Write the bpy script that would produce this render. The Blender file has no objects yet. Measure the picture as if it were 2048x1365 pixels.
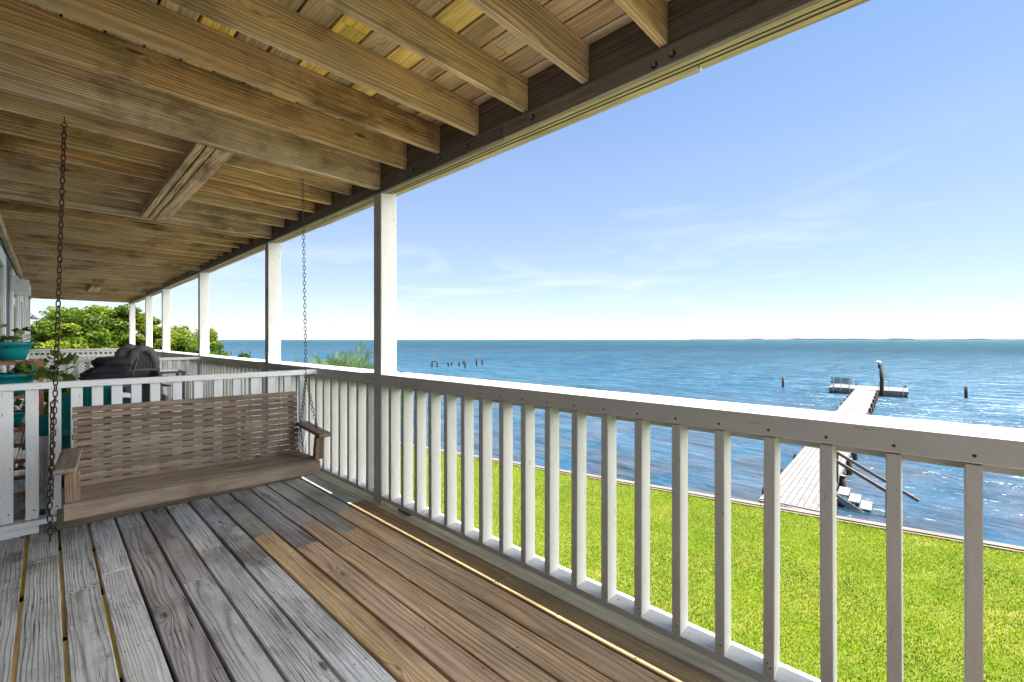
import bpy, math, random
import numpy as np
from mathutils import Vector, Matrix

R = math.radians
PI = math.pi
rng = random.Random(7)
nrg = np.random.default_rng(11)
scene = bpy.context.scene
col = scene.collection

# ------------------------------------------------------------------ camera, sky, sun, exposure
EYE = 1.326                        # eye height above the porch floor (z = 0)
YAW = math.atan((1024 - 95) / 888.0)
cd = bpy.data.cameras.new('camera')
cam = bpy.data.objects.new('camera', cd)
col.objects.link(cam)
cam.location = (0, 0, EYE)
cam.rotation_euler = (PI / 2, 0, -YAW)
cd.sensor_width = 36.0
cd.lens = 888.0 / 2048 * 36
cd.shift_y = -2.5 / 2048
cd.clip_start = 0.02
cd.clip_end = 40000
scene.camera = cam

SUN = Vector((1.0, -1.35, 6.56)).normalized()
SUN_EL = math.asin(SUN.z)
SUN_AZ = math.atan2(SUN.x, SUN.y)
ld = bpy.data.lights.new('sun', 'SUN')
ld.energy = 5.0
ld.angle = R(0.5)
ld.color = (1.0, 0.955, 0.89)
sun = bpy.data.objects.new('sun', ld)
col.objects.link(sun)
sun.rotation_euler = SUN.to_track_quat('Z', 'Y').to_euler()
sun.location = (30, -30, 60)

w = bpy.data.worlds.new('World')
scene.world = w
w.use_nodes = True
wt = w.node_tree
wt.nodes.clear()
def wn(t, **k):
    n = wt.nodes.new(t)
    for a, b in k.items(): setattr(n, a, b)
    return n
sky = wn('ShaderNodeTexSky', sky_type='NISHITA', sun_disc=False, sun_elevation=SUN_EL,
         sun_rotation=SUN_AZ, altitude=0, air_density=1.0, dust_density=0.0, ozone_density=3.5)
tc = wn('ShaderNodeTexCoord')
sep = wn('ShaderNodeSeparateXYZ')
wt.links.new(tc.outputs['Generated'], sep.inputs[0])
mp = wn('ShaderNodeMapping')
mp.inputs['Rotation'].default_value = (0.0, 0.02, 0.9)
mp.inputs['Scale'].default_value = (1.0, 1.0, 6.0)
wt.links.new(tc.outputs['Generated'], mp.inputs[0])
cn = wn('ShaderNodeTexNoise'); cn.inputs['Scale'].default_value = 2.4; cn.inputs['Detail'].default_value = 7
cn.inputs['Roughness'].default_value = 0.58; cn.inputs['Distortion'].default_value = 0.7
wt.links.new(mp.outputs[0], cn.inputs['Vector'])
cr = wn('ShaderNodeMapRange'); cr.inputs[1].default_value = 0.50; cr.inputs[2].default_value = 0.95
wt.links.new(cn.outputs[0], cr.inputs[0])
el = wn('ShaderNodeMapRange'); el.inputs[1].default_value = 0.36; el.inputs[2].default_value = 0.1
wt.links.new(sep.outputs[2], el.inputs[0])
mul = wn('ShaderNodeMath', operation='MULTIPLY'); wt.links.new(cr.outputs[0], mul.inputs[0]); wt.links.new(el.outputs[0], mul.inputs[1])
mul2 = wn('ShaderNodeMath', operation='MULTIPLY'); wt.links.new(mul.outputs[0], mul2.inputs[0]); mul2.inputs[1].default_value = 0.30
mx = wn('ShaderNodeMixRGB'); wt.links.new(mul2.outputs[0], mx.inputs[0]); wt.links.new(sky.outputs[0], mx.inputs[1])
SKY_CLOUD = (11, 11.5, 12.5, 1)
mx.inputs[2].default_value = SKY_CLOUD
# added bright cloud bank, unseen behind the viewpoint, to light the shaded porch
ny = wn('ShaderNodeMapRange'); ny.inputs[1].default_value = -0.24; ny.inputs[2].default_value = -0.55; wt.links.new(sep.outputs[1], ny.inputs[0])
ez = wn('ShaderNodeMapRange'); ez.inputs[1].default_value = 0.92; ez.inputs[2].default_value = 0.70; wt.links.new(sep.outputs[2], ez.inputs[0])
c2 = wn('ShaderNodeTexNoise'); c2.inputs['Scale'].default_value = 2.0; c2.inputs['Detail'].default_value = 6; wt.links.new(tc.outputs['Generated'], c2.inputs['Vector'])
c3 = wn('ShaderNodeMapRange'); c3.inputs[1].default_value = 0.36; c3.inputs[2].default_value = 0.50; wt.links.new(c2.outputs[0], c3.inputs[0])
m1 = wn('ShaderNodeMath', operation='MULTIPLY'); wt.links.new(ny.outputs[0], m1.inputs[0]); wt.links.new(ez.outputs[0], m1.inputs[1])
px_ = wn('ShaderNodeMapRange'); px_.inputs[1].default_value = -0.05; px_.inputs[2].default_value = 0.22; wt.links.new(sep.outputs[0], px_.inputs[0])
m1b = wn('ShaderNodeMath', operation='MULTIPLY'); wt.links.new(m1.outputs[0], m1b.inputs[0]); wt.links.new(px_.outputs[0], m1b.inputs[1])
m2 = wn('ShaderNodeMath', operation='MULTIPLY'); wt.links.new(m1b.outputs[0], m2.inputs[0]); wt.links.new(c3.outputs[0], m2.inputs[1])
hc = wn('ShaderNodeValToRGB'); rp = hc.color_ramp
rp.elements[0].position = 0.0; rp.elements[0].color = (0.64, 0.66, 0.84, 1)
rp.elements[1].position = 0.7; rp.elements[1].color = (1.02, 1.05, 1.02, 1)
for pos, cc in ((0.10, (0.86, 0.77, 0.79, 1)), (0.20, (1.06, 0.89, 0.84, 1)), (0.34, (1.18, 1.02, 0.96, 1)), (0.5, (1.12, 1.04, 1.0, 1))):
    e_ = rp.elements.new(pos); e_.color = cc
wt.links.new(sep.outputs[2], hc.inputs[0])
gr0 = wn('ShaderNodeMixRGB', blend_type='MULTIPLY'); gr0.inputs[0].default_value = 1.0
wt.links.new(mx.outputs[0], gr0.inputs[1]); wt.links.new(hc.outputs[0], gr0.inputs[2])
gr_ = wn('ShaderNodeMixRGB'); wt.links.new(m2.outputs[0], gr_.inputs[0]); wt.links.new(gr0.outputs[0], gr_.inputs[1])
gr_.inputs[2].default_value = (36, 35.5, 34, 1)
bg = wn('ShaderNodeBackground'); bg.inputs[1].default_value = 0.054
wo = wn('ShaderNodeOutputWorld')
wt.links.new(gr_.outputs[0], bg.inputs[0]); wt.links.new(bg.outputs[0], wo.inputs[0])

vs = scene.view_settings
vs.view_transform = 'Standard'; vs.look = 'None'; vs.gamma = 1.0; vs.use_curve_mapping = False
vs.exposure = 2.05
scene.cycles.max_bounces = 10
scene.cycles.diffuse_bounces = 6
scene.cycles.sample_clamp_indirect = 6
scene.cycles.use_denoising = True

# ------------------------------------------------------------------ pixel helpers (used only to place things in the world)
F = 888.0
def ray(px, py):
    u = (px - 1024) / F; v = -(py - 680) / F
    return Vector((math.sin(YAW) + u * math.cos(YAW), math.cos(YAW) - u * math.sin(YAW), v))
def atz(px, py, z):
    r = ray(px, py); t = (z - EYE) / r.z
    return Vector((r.x * t, r.y * t, z))
def aty(px, py, y):
    r = ray(px, py); t = y / r.y
    return Vector((r.x * t, y, r.z * t + EYE))
def atx(px, py, x):
    r = ray(px, py); t = x / r.x
    return Vector((x, r.y * t, r.z * t + EYE))
def atd(px, py, d):
    r = ray(px, py)
    return Vector((r.x * d, r.y * d, r.z * d + EYE))

# ------------------------------------------------------------------ materials
def newmat(name):
    m = bpy.data.materials.new(name); m.use_nodes = True
    nt = m.node_tree
    b = nt.nodes['Principled BSDF']
    return m, nt, b
class NT:
    def __init__(s, nt): s.nt = nt
    def n(s, t, **k):
        x = s.nt.nodes.new(t)
        for a, b in k.items(): setattr(x, a, b)
        return x
    def l(s, a, b): s.nt.links.new(a, b)
    def math(s, op, a, b=None, clamp=False):
        x = s.n('ShaderNodeMath', operation=op); x.use_clamp = clamp
        for i, v in enumerate((a, b)):
            if v is None: continue
            if isinstance(v, (int, float)): x.inputs[i].default_value = v
            else: s.l(v, x.inputs[i])
        return x.outputs[0]
    def mapr(s, v, a, b, c=0.0, d=1.0):
        x = s.n('ShaderNodeMapRange'); s.l(v, x.inputs[0])
        for i, q in enumerate((a, b, c, d)): x.inputs[i + 1].default_value = q
        return x.outputs[0]
    def mix(s, f, a, b, mode='MIX'):
        x = s.n('ShaderNodeMixRGB', blend_type=mode)
        for i, v in enumerate((f, a, b)):
            if isinstance(v, (int, float)): x.inputs[i].default_value = v
            elif isinstance(v, tuple): x.inputs[i].default_value = (*v, 1) if len(v) == 3 else v
            else: s.l(v, x.inputs[i])
        return x.outputs[0]
    def noise(s, vec, scale=(1, 1, 1), detail=3, rough=0.5, dist=0.0, sc=1.0, loc=(0, 0, 0)):
        mpn = s.n('ShaderNodeMapping'); mpn.inputs['Scale'].default_value = scale; mpn.inputs['Location'].default_value = loc
        s.l(vec, mpn.inputs[0])
        x = s.n('ShaderNodeTexNoise'); x.inputs['Scale'].default_value = sc; x.inputs['Detail'].default_value = detail
        x.inputs['Roughness'].default_value = rough; x.inputs['Distortion'].default_value = dist
        s.l(mpn.outputs[0], x.inputs['Vector'])
        return x.outputs[0]

def wood(name, early, late, grey=None, greyamt=0.0, stain=None, stainamt=0.0, ring=0.0065, ringmix=0.75,
         crack=0.35, rough=0.75, bump=0.4, knots=True, tintvar=0.35, mold=None, moldamt=0.0, knotcol=(0.10, 0.045, 0.02), streak=0.8, warp=0.08, sharp=2.2):
    m, nt, b = newmat(name); q = NT(nt)
    at = q.n('ShaderNodeAttribute', attribute_name='wc'); wc = at.outputs['Vector']
    ar = q.n('ShaderNodeAttribute', attribute_name='rnd'); rnd = ar.outputs['Fac']
    s = q.n('ShaderNodeSeparateXYZ'); q.l(wc, s.inputs[0])
    n1 = q.noise(wc, (0.9, 5, 5), 2, 0.5)
    n2 = q.noise(wc, (0.7, 4, 4), 2, 0.5, loc=(31, 7, 3))
    v = q.math('ADD', s.outputs[1], q.math('MULTIPLY', q.math('SUBTRACT', n1, 0.5), warp))
    ww = q.math('ADD', s.outputs[2], q.math('MULTIPLY', q.math('SUBTRACT', n2, 0.5), warp))
    r = q.math('SQRT', q.math('ADD', q.math('MULTIPLY', v, v), q.math('MULTIPLY', ww, ww)))
    kd = None
    if knots:
        mpk = q.n('ShaderNodeMapping'); mpk.inputs['Scale'].default_value = (2.2, 7.5, 7.5); q.l(wc, mpk.inputs[0])
        vo = q.n('ShaderNodeTexVoronoi'); vo.inputs['Scale'].default_value = 1.0; vo.inputs['Randomness'].default_value = 1.0
        q.l(mpk.outputs[0], vo.inputs['Vector'])
        cs = q.n('ShaderNodeSeparateColor'); q.l(vo.outputs['Color'], cs.inputs[0])
        on = q.math('GREATER_THAN', cs.outputs[0], 0.56)
        near = q.math('MULTIPLY', q.mapr(vo.outputs['Distance'], 0.34, 0.0), on)
        r = q.math('ADD', r, q.math('MULTIPLY', q.math('MULTIPLY', near, near), 0.05))
        kd = q.math('MULTIPLY', q.mapr(vo.outputs['Distance'], 0.105, 0.06), on)
    sw = q.math('SINE', q.math('MULTIPLY', r, 2 * PI / ring))
    lt = q.math('POWER', q.math('MULTIPLY', q.math('ADD', sw, 1.0), 0.5), sharp)
    var = q.noise(wc, (1.1, 9, 9), 3, 0.6, loc=(5, 9, 2))
    lt = q.math('MULTIPLY', lt, q.mapr(var, 0.3, 0.75, 0.35, 1.0))
    c = q.mix(q.math('MULTIPLY', lt, ringmix), early, late)
    stk = q.noise(wc, (1.8, 48, 48), 4, 0.65, 0.2, loc=(17, 8, 4))
    ln = q.noise(wc, (0.55, 120, 120), 2, 0.4, 0.15, loc=(1, 6, 2))
    c = q.mix(q.math('MULTIPLY', q.mapr(ln, 0.52, 0.64), streak * 0.62), c, tuple(x * 0.45 for x in late))
    c = q.mix(streak * 0.75, c, q.mix(q.mapr(stk, 0.32, 0.68), (0.55, 0.53, 0.51), (1.38, 1.37, 1.35)), 'MULTIPLY')
    fib = q.noise(wc, (5, 230, 230), 4, 0.75)
    c = q.mix(0.8, c, q.mix(q.mapr(fib, .25, .75), (0.6, 0.6, 0.6), (1.4, 1.4, 1.4)), 'MULTIPLY')
    patch = q.noise(wc, (1.6, 7, 7), 4, 0.6, loc=(2, 40, 8))
    c = q.mix(1.0, c, q.mix(q.mapr(patch, 0.3, 0.7), (0.66, 0.64, 0.62), (1.30, 1.29, 1.27)), 'MULTIPLY')
    if grey:
        gm = q.noise(wc, (1.8, 10, 10), 5, 0.65, loc=(9, 1, 6))
        c = q.mix(q.math('MULTIPLY', q.mapr(gm, 0.3, 0.62), greyamt), c, q.mix(q.math('MULTIPLY', lt, 0.6), grey, tuple(x * 0.42 for x in grey)))
    if stain:
        geo = q.n('ShaderNodeNewGeometry')
        st = q.noise(geo.outputs['Position'], (1.5, 1.0, 1.5), 4, 0.6, 0.8)
        st2 = q.noise(wc, (2.2, 6, 6), 4, 0.7, 0.5, loc=(71, 3, 3))
        sm = q.math('MULTIPLY', q.mapr(q.math('ADD', q.math('MULTIPLY', st, .55), q.math('MULTIPLY', st2, .45)), 0.5, 0.62), stainamt)
        c = q.mix(sm, c, q.mix(1.0, c, stain, 'MULTIPLY'))
    if mold:
        geo2 = q.n('ShaderNodeNewGeometry')
        mo = q.noise(geo2.outputs['Position'], (1.7, 1.7, 1.7), 5, 0.65, 0.3, loc=(13, 2, 1))
        c = q.mix(q.math('MULTIPLY', q.mapr(mo, 0.5, 0.7), moldamt), c, mold)
    # fine checks along the fibre
    ck = q.noise(wc, (2.4, 130, 130), 2, 0.5, loc=(3, 3, 50))
    ckm = q.math('MULTIPLY', q.mapr(ck, 0.66, 0.73), crack)
    c = q.mix(ckm, c, (0.03, 0.022, 0.015))
    if kd is not None: c = q.mix(q.math('MULTIPLY', kd, 0.85), c, knotcol)
    hv = q.n('ShaderNodeHueSaturation')
    q.l(c, hv.inputs['Color']); q.l(q.mapr(rnd, 0, 1, 1 - tintvar, 1 + tintvar), hv.inputs['Value'])
    rs = q.math('FRACT', q.math('MULTIPLY', rnd, 7.31))
    q.l(q.mapr(rs, 0, 1, 0.82, 1.1), hv.inputs['Saturation'])
    q.l(q.mapr(q.math('FRACT', q.math('MULTIPLY', rnd, 13.7)), 0, 1, 0.494, 0.508), hv.inputs['Hue'])
    q.l(hv.outputs[0], b.inputs['Base Color'])
    b.inputs['Roughness'].default_value = rough
    b.inputs['Specular IOR Level'].default_value = 0.3
    bp = q.n('ShaderNodeBump'); bp.inputs['Strength'].default_value = bump; bp.inputs['Distance'].default_value = 0.002
    h = q.math('SUBTRACT', q.math('ADD', q.math('MULTIPLY', lt, 0.9), q.math('MULTIPLY', fib, 0.7)), q.math('MULTIPLY', ckm, 2.5))
    q.l(h, bp.inputs['Height']); q.l(bp.outputs[0], b.inputs['Normal'])
    return m

M = {}
M['deck_grey'] = wood('weathered_grey_wood', (0.62, 0.60, 0.57), (0.11, 0.10, 0.09), grey=(0.80, 0.80, 0.80), greyamt=0.75, warp=0.06, sharp=3.5,
                      stain=(0.38, 0.33, 0.30), stainamt=0.85, crack=0.9, bump=1.0, tintvar=0.22, ringmix=0.85, ring=0.0095,
                      mold=(0.13, 0.14, 0.07), moldamt=0.0, knotcol=(0.10, 0.08, 0.07))
M['deck_plum'] = wood('weathered_dark_wood', (0.44, 0.37, 0.35), (0.10, 0.08, 0.072), grey=(0.54, 0.50, 0.50), greyamt=0.6,
                      stain=(0.4, 0.35, 0.32), stainamt=0.6, crack=0.9, bump=1.0, tintvar=0.15, ringmix=0.9, ring=0.011)
M['deck_green'] = wood('mossy_grey_wood', (0.52, 0.50, 0.43), (0.18, 0.165, 0.13), grey=(0.64, 0.63, 0.59), greyamt=0.5,
                       stain=(0.45, 0.42, 0.33), stainamt=0.7, crack=0.6, bump=0.7, tintvar=0.12, mold=(0.14, 0.135, 0.07), moldamt=0.5)
M['deck_brown'] = wood('brown_pine_wood', (0.74, 0.49, 0.275), (0.30, 0.165, 0.08), grey=(0.66, 0.52, 0.37), greyamt=0.45,
                       stain=(0.62, 0.58, 0.52), stainamt=0.4, crack=0.25, bump=0.4, tintvar=0.10, ring=0.016, ringmix=1.0)
M['deck_tan'] = wood('tan_pine_wood', (0.40, 0.265, 0.13), (0.20, 0.12, 0.055), grey=(0.36, 0.28, 0.18), greyamt=0.45,
                       stain=(0.6, 0.55, 0.45), stainamt=0.5, crack=0.25, bump=0.4, tintvar=0.08, ring=0.016, ringmix=1.0)
M['deck_pale'] = wood('pale_wood', (0.92, 0.86, 0.74), (0.78, 0.68, 0.52), grey=(0.88, 0.85, 0.78), greyamt=0.5,
                      stain=(0.6, 0.55, 0.45), stainamt=0.3, crack=0.4, bump=0.4, tintvar=0.06)
M['joist'] = wood('treated_pine', (0.76, 0.49, 0.26), (0.17, 0.088, 0.038), grey=(0.60, 0.455, 0.29), greyamt=0.5,
                  stain=(0.30, 0.25, 0.19), stainamt=0.9, crack=0.6, bump=0.6, tintvar=0.14, ring=0.015, ringmix=0.95,
                  mold=(0.33, 0.30, 0.19), moldamt=0.35)
M['rim'] = wood('dark_rim_wood', (0.17, 0.125, 0.105), (0.04, 0.027, 0.023), grey=(0.16, 0.16, 0.135), greyamt=0.6,
                crack=0.6, bump=0.6, tintvar=0.15, ring=0.012, ringmix=0.85)
M['rim_low'] = wood('grey_brown_ledger', (0.25, 0.20, 0.17), (0.06, 0.045, 0.04), grey=(0.24, 0.235, 0.20), greyamt=0.7,
                crack=0.7, bump=0.6, tintvar=0.15, ring=0.012, ringmix=0.85)
M['rim_light'] = wood('pale_rim_wood', (0.50, 0.39, 0.22), (0.30, 0.21, 0.11), grey=(0.36, 0.32, 0.2), greyamt=0.5,
                crack=0.5, bump=0.5, tintvar=0.12)
M['roof_brown'] = wood('aged_roof_board', (0.62, 0.42, 0.25), (0.26, 0.155, 0.08), grey=(0.54, 0.44, 0.30), greyamt=0.5,
                       stain=(0.5, 0.42, 0.36), stainamt=0.7, crack=0.3, bump=0.3, tintvar=0.22, ring=0.010)
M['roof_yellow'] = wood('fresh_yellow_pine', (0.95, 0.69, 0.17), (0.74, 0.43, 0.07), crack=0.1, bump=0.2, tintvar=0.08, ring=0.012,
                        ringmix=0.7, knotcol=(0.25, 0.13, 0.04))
M['swing'] = wood('swing_wood', (0.23, 0.165, 0.11), (0.07, 0.046, 0.031), grey=(0.28, 0.245, 0.21), greyamt=0.45,
                  stain=(0.40, 0.34, 0.30), stainamt=0.6, crack=0.5, bump=0.5, tintvar=0.16, ring=0.009, knots=True)
M['rack'] = wood('rack_wood', (0.36, 0.17, 0.08), (0.16, 0.075, 0.04), crack=0.3, bump=0.3, tintvar=0.2)
M['bulk'] = wood('bulkhead_wood', (0.17, 0.125, 0.10), (0.09, 0.065, 0.05), grey=(0.18, 0.155, 0.14), greyamt=0.6, crack=0.4, tintvar=0.12)
M['pier'] = wood('pier_plank', (0.145, 0.143, 0.14), (0.11, 0.105, 0.10), grey=(0.17, 0.17, 0.17), greyamt=0.7, crack=0.2, tintvar=0.07, knots=False)
M['piling'] = wood('piling_wood', (0.055, 0.045, 0.034), (0.025, 0.02, 0.015), crack=0.6, tintvar=0.25)
M['rail_dark'] = wood('handrail_wood', (0.17, 0.135, 0.11), (0.08, 0.06, 0.05), crack=0.5, tintvar=0.15)

def paint(name, colr, grain=0.45, dirt=0.8, rough=0.55):
    m, nt, b = newmat(name); q = NT(nt)
    at = q.n('ShaderNodeAttribute', attribute_name='wc'); wc = at.outputs['Vector']
    n = q.noise(wc, (1.5, 12, 12), 4, 0.6)
    c = q.mix(q.mapr(n, 0.3, 0.7), tuple(x * 0.90 for x in colr), colr)
    sp = q.noise(wc, (14, 60, 60), 3, 0.6, loc=(4, 4, 4))
    c = q.mix(q.math('MULTIPLY', q.mapr(sp, 0.665, 0.74), dirt), c, (0.16, 0.13, 0.10))
    sp2 = q.noise(wc, (3, 14, 14), 5, 0.75, 0.6, loc=(8, 1, 4))
    c = q.mix(q.math('MULTIPLY', q.mapr(sp2, 0.50, 0.72), 0.45 * dirt), c, tuple(x * 0.62 for x in colr))
    gr = q.noise(wc, (5, 190, 190), 3, 0.7, 0.3)
    c = q.mix(q.math('MULTIPLY', q.mapr(gr, 0.62, 0.72), 0.35 * dirt), c, tuple(x * 0.55 for x in colr))
    q.l(c, b.inputs['Base Color']); b.inputs['Roughness'].default_value = rough
    bp = q.n('ShaderNodeBump'); bp.inputs['Strength'].default_value = grain; bp.inputs['Distance'].default_value = 0.0015
    q.l(gr, bp.inputs['Height']); q.l(bp.outputs[0], b.inputs['Normal'])
    return m
M['white'] = paint('white_paint', (0.57, 0.56, 0.54))
M['white_cool'] = paint('white_paint_worn', (0.72, 0.745, 0.78), grain=0.6, dirt=0.8)
M['trim'] = paint('white_trim', (0.78, 0.77, 0.75), dirt=0.2)

def plain(name, c, rough=0.6, metal=0.0, var=0.15, scale=20.0, bump=0.0, spec=0.5, bdist=0.002):
    m, nt, b = newmat(name); q = NT(nt)
    tcn = q.n('ShaderNodeTexCoord')
    n = q.noise(tcn.outputs['Object'], (1, 1, 1), 4, 0.6, sc=scale)
    cc = q.mix(q.mapr(n, 0.3, 0.7), tuple(x * (1 - var) for x in c), tuple(min(1, x * (1 + var)) for x in c))
    q.l(cc, b.inputs['Base Color']); b.inputs['Roughness'].default_value = rough; b.inputs['Metallic'].default_value = metal
    b.inputs['Specular IOR Level'].default_value = spec
    if bump:
        bp = q.n('ShaderNodeBump'); bp.inputs['Strength'].default_value = bump; bp.inputs['Distance'].default_value = bdist
        q.l(n, bp.inputs['Height']); q.l(bp.outputs[0], b.inputs['Normal'])
    return m
M['nail'] = plain('nail_head', (0.045, 0.035, 0.03), 0.7)
M['chain'] = plain('rusted_chain', (0.055, 0.032, 0.022), 0.65, 0.6, 0.5, 60, 0.6)
M['chain_grey'] = plain('steel_chain', (0.09, 0.085, 0.08), 0.5, 0.7, 0.5, 60, 0.4)
M['bolt'] = plain('bolt_metal', (0.30, 0.29, 0.29), 0.4, 0.9, 0.3, 80)
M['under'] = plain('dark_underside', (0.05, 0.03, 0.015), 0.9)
M['gap_shade'] = plain('dark_gap_shade', (0.02, 0.014, 0.01), 0.9)  # near-black colour standing in for the shade inside roof gaps
M['teal'] = plain('teal_plastic', (0.0, 0.20, 0.22), 0.45, 0, 0.12, 8)
M['teal_dark'] = plain('dark_teal_plastic', (0.0, 0.16, 0.15), 0.5, 0, 0.12, 8)
M['black_cloth'] = plain('black_fabric', (0.008, 0.009, 0.014), 0.9, 0, 0.3, 14, 0.5, bdist=.01)
M['grey_cloth'] = plain('grey_cushion_fabric', (0.085, 0.082, 0.085), 0.9, 0, 0.25, 18, 0.6, bdist=.01)
M['dark_plastic'] = plain('dark_wicker', (0.018, 0.021, 0.021), 0.5, 0, 0.3, 30, 0.3)
M['charcoal'] = plain('charcoal_table', (0.06, 0.065, 0.07), 0.5, 0, 0.2, 20)
M['white_plastic'] = plain('white_plastic', (0.74, 0.75, 0.76), 0.4, 0, 0.05, 8)
M['lamp_white'] = plain('floodlight_white', (0.62, 0.62, 0.6), 0.4, 0, 0.12, 12)
M['iron'] = plain('dark_iron', (0.025, 0.03, 0.03), 0.6, 0.3)
M['bark'] = plain('bark', (0.11, 0.085, 0.06), 0.95, 0, 0.4, 9, 0.8, bdist=.03)
M['palm_bark'] = plain('palm_bark', (0.17, 0.135, 0.09), 0.95, 0, 0.4, 14, 0.9, bdist=.03)
M['rock'] = plain('pale_rock', (0.6, 0.57, 0.52), 0.9, 0, 0.2, 6, 0.6, bdist=.02)
M['soil'] = plain('potting_soil', (0.04, 0.027, 0.018), 1.0, 0, 0.5, 50, 0.8)
M['shore'] = plain('far_shore', (0.20, 0.27, 0.28), 1.0, 0, 0.3, 0.02)
M['slab'] = plain('concrete', (0.4, 0.38, 0.34), 0.9, 0, 0.2, 5)
M['grille'] = plain('steel_step', (0.20, 0.205, 0.20), 0.6, 0.1, 0.15, 12)
M['pier_side'] = plain('pier_skirt', (0.16, 0.13, 0.14), 0.8, 0, 0.3, 6)

def siding_mat():
    m, nt, b = newmat('blue_grey_siding'); q = NT(nt)
    tcn = q.n('ShaderNodeTexCoord'); o = tcn.outputs['Object']
    n = q.noise(o, (1, 40, 2.0), 4, 0.6)
    c = q.mix(q.mapr(n, 0.3, 0.7), (0.055, 0.075, 0.09), (0.12, 0.15, 0.175))
    q.l(c, b.inputs['Base Color']); b.inputs['Roughness'].default_value = 0.8
    return m
M['siding'] = siding_mat()
def glass_mat():
    m, nt, b = newmat('dark_window_glass'); q = NT(nt)
    tcn = q.n('ShaderNodeTexCoord')
    n = q.noise(tcn.outputs['Object'], (1, 6, 1.2), 3, 0.6)
    q.l(q.mix(q.mapr(n, .35, .7), (0.015, 0.02, 0.03), (0.06, 0.075, 0.1)), b.inputs['Base Color'])
    b.inputs['Roughness'].default_value = 0.12
    return m
M['glass'] = glass_mat()

def leaf_mat(name, c1, c2, c3, trans=0.35):
    m, nt, b = newmat(name); q = NT(nt)
    ar = q.n('ShaderNodeAttribute', attribute_name='rnd')
    c = q.mix(q.mapr(ar.outputs['Fac'], 0, 0.6), c1, c2)
    c = q.mix(q.mapr(ar.outputs['Fac'], 0.72, 1.0), c, c3)
    q.l(c, b.inputs['Base Color']); b.inputs['Roughness'].default_value = 0.65; b.inputs['Specular IOR Level'].default_value = 0.25
    tr = q.n('ShaderNodeBsdfTranslucent'); q.l(q.mix(1.0, c, (1.4, 1.5, 0.5), 'MULTIPLY'), tr.inputs[0])
    ms = q.n('ShaderNodeMixShader'); ms.inputs[0].default_value = trans
    out = nt.nodes['Material Output']
    q.l(b.outputs[0], ms.inputs[1]); q.l(tr.outputs[0], ms.inputs[2]); q.l(ms.outputs[0], out.inputs[0])
    return m
M['leaf'] = leaf_mat('tree_leaf', (0.02, 0.05, 0.005), (0.095, 0.145, 0.010), (0.26, 0.24, 0.02), .35)
M['leaf_dark'] = leaf_mat('dark_tree_leaf', (0.014, 0.038, 0.006), (0.055, 0.10, 0.010), (0.17, 0.18, 0.02), .35)
M['palm'] = leaf_mat('palm_leaf', (0.02, 0.06, 0.015), (0.075, 0.125, 0.028), (0.20, 0.22, 0.07))
M['vine'] = leaf_mat('vine_leaf', (0.03, 0.09, 0.015), (0.09, 0.17, 0.03), (0.20, 0.25, 0.07))
M['grass'] = leaf_mat('grass_blade', (0.07, 0.14, 0.004), (0.185, 0.27, 0.006), (0.31, 0.34, 0.02), 0.3)

def ground_mat():
    m, nt, b = newmat('lawn_ground'); q = NT(nt)
    g = q.n('ShaderNodeNewGeometry')
    n = q.noise(g.outputs['Position'], (1, 1, 1), 6, 0.65, sc=1.1)
    n2 = q.noise(g.outputs['Position'], (1, 1, 1), 5, 0.7, sc=22)
    c = q.mix(q.mapr(n, 0.35, 0.7), (0.09, 0.125, 0.010), (0.17, 0.16, 0.03))
    c = q.mix(q.math('MULTIPLY', q.mapr(n2, 0.4, 0.65), 0.6), c, (0.02, 0.035, 0.005))
    q.l(c, b.inputs['Base Color']); b.inputs['Roughness'].default_value = 0.95; b.inputs['Specular IOR Level'].default_value = 0.1
    bp = q.n('ShaderNodeBump'); bp.inputs['Strength'].default_value = 0.8; bp.inputs['Distance'].default_value = 0.03
    q.l(n2, bp.inputs['Height']); q.l(bp.outputs[0], b.inputs['Normal'])
    return m
M['ground'] = ground_mat()

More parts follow.
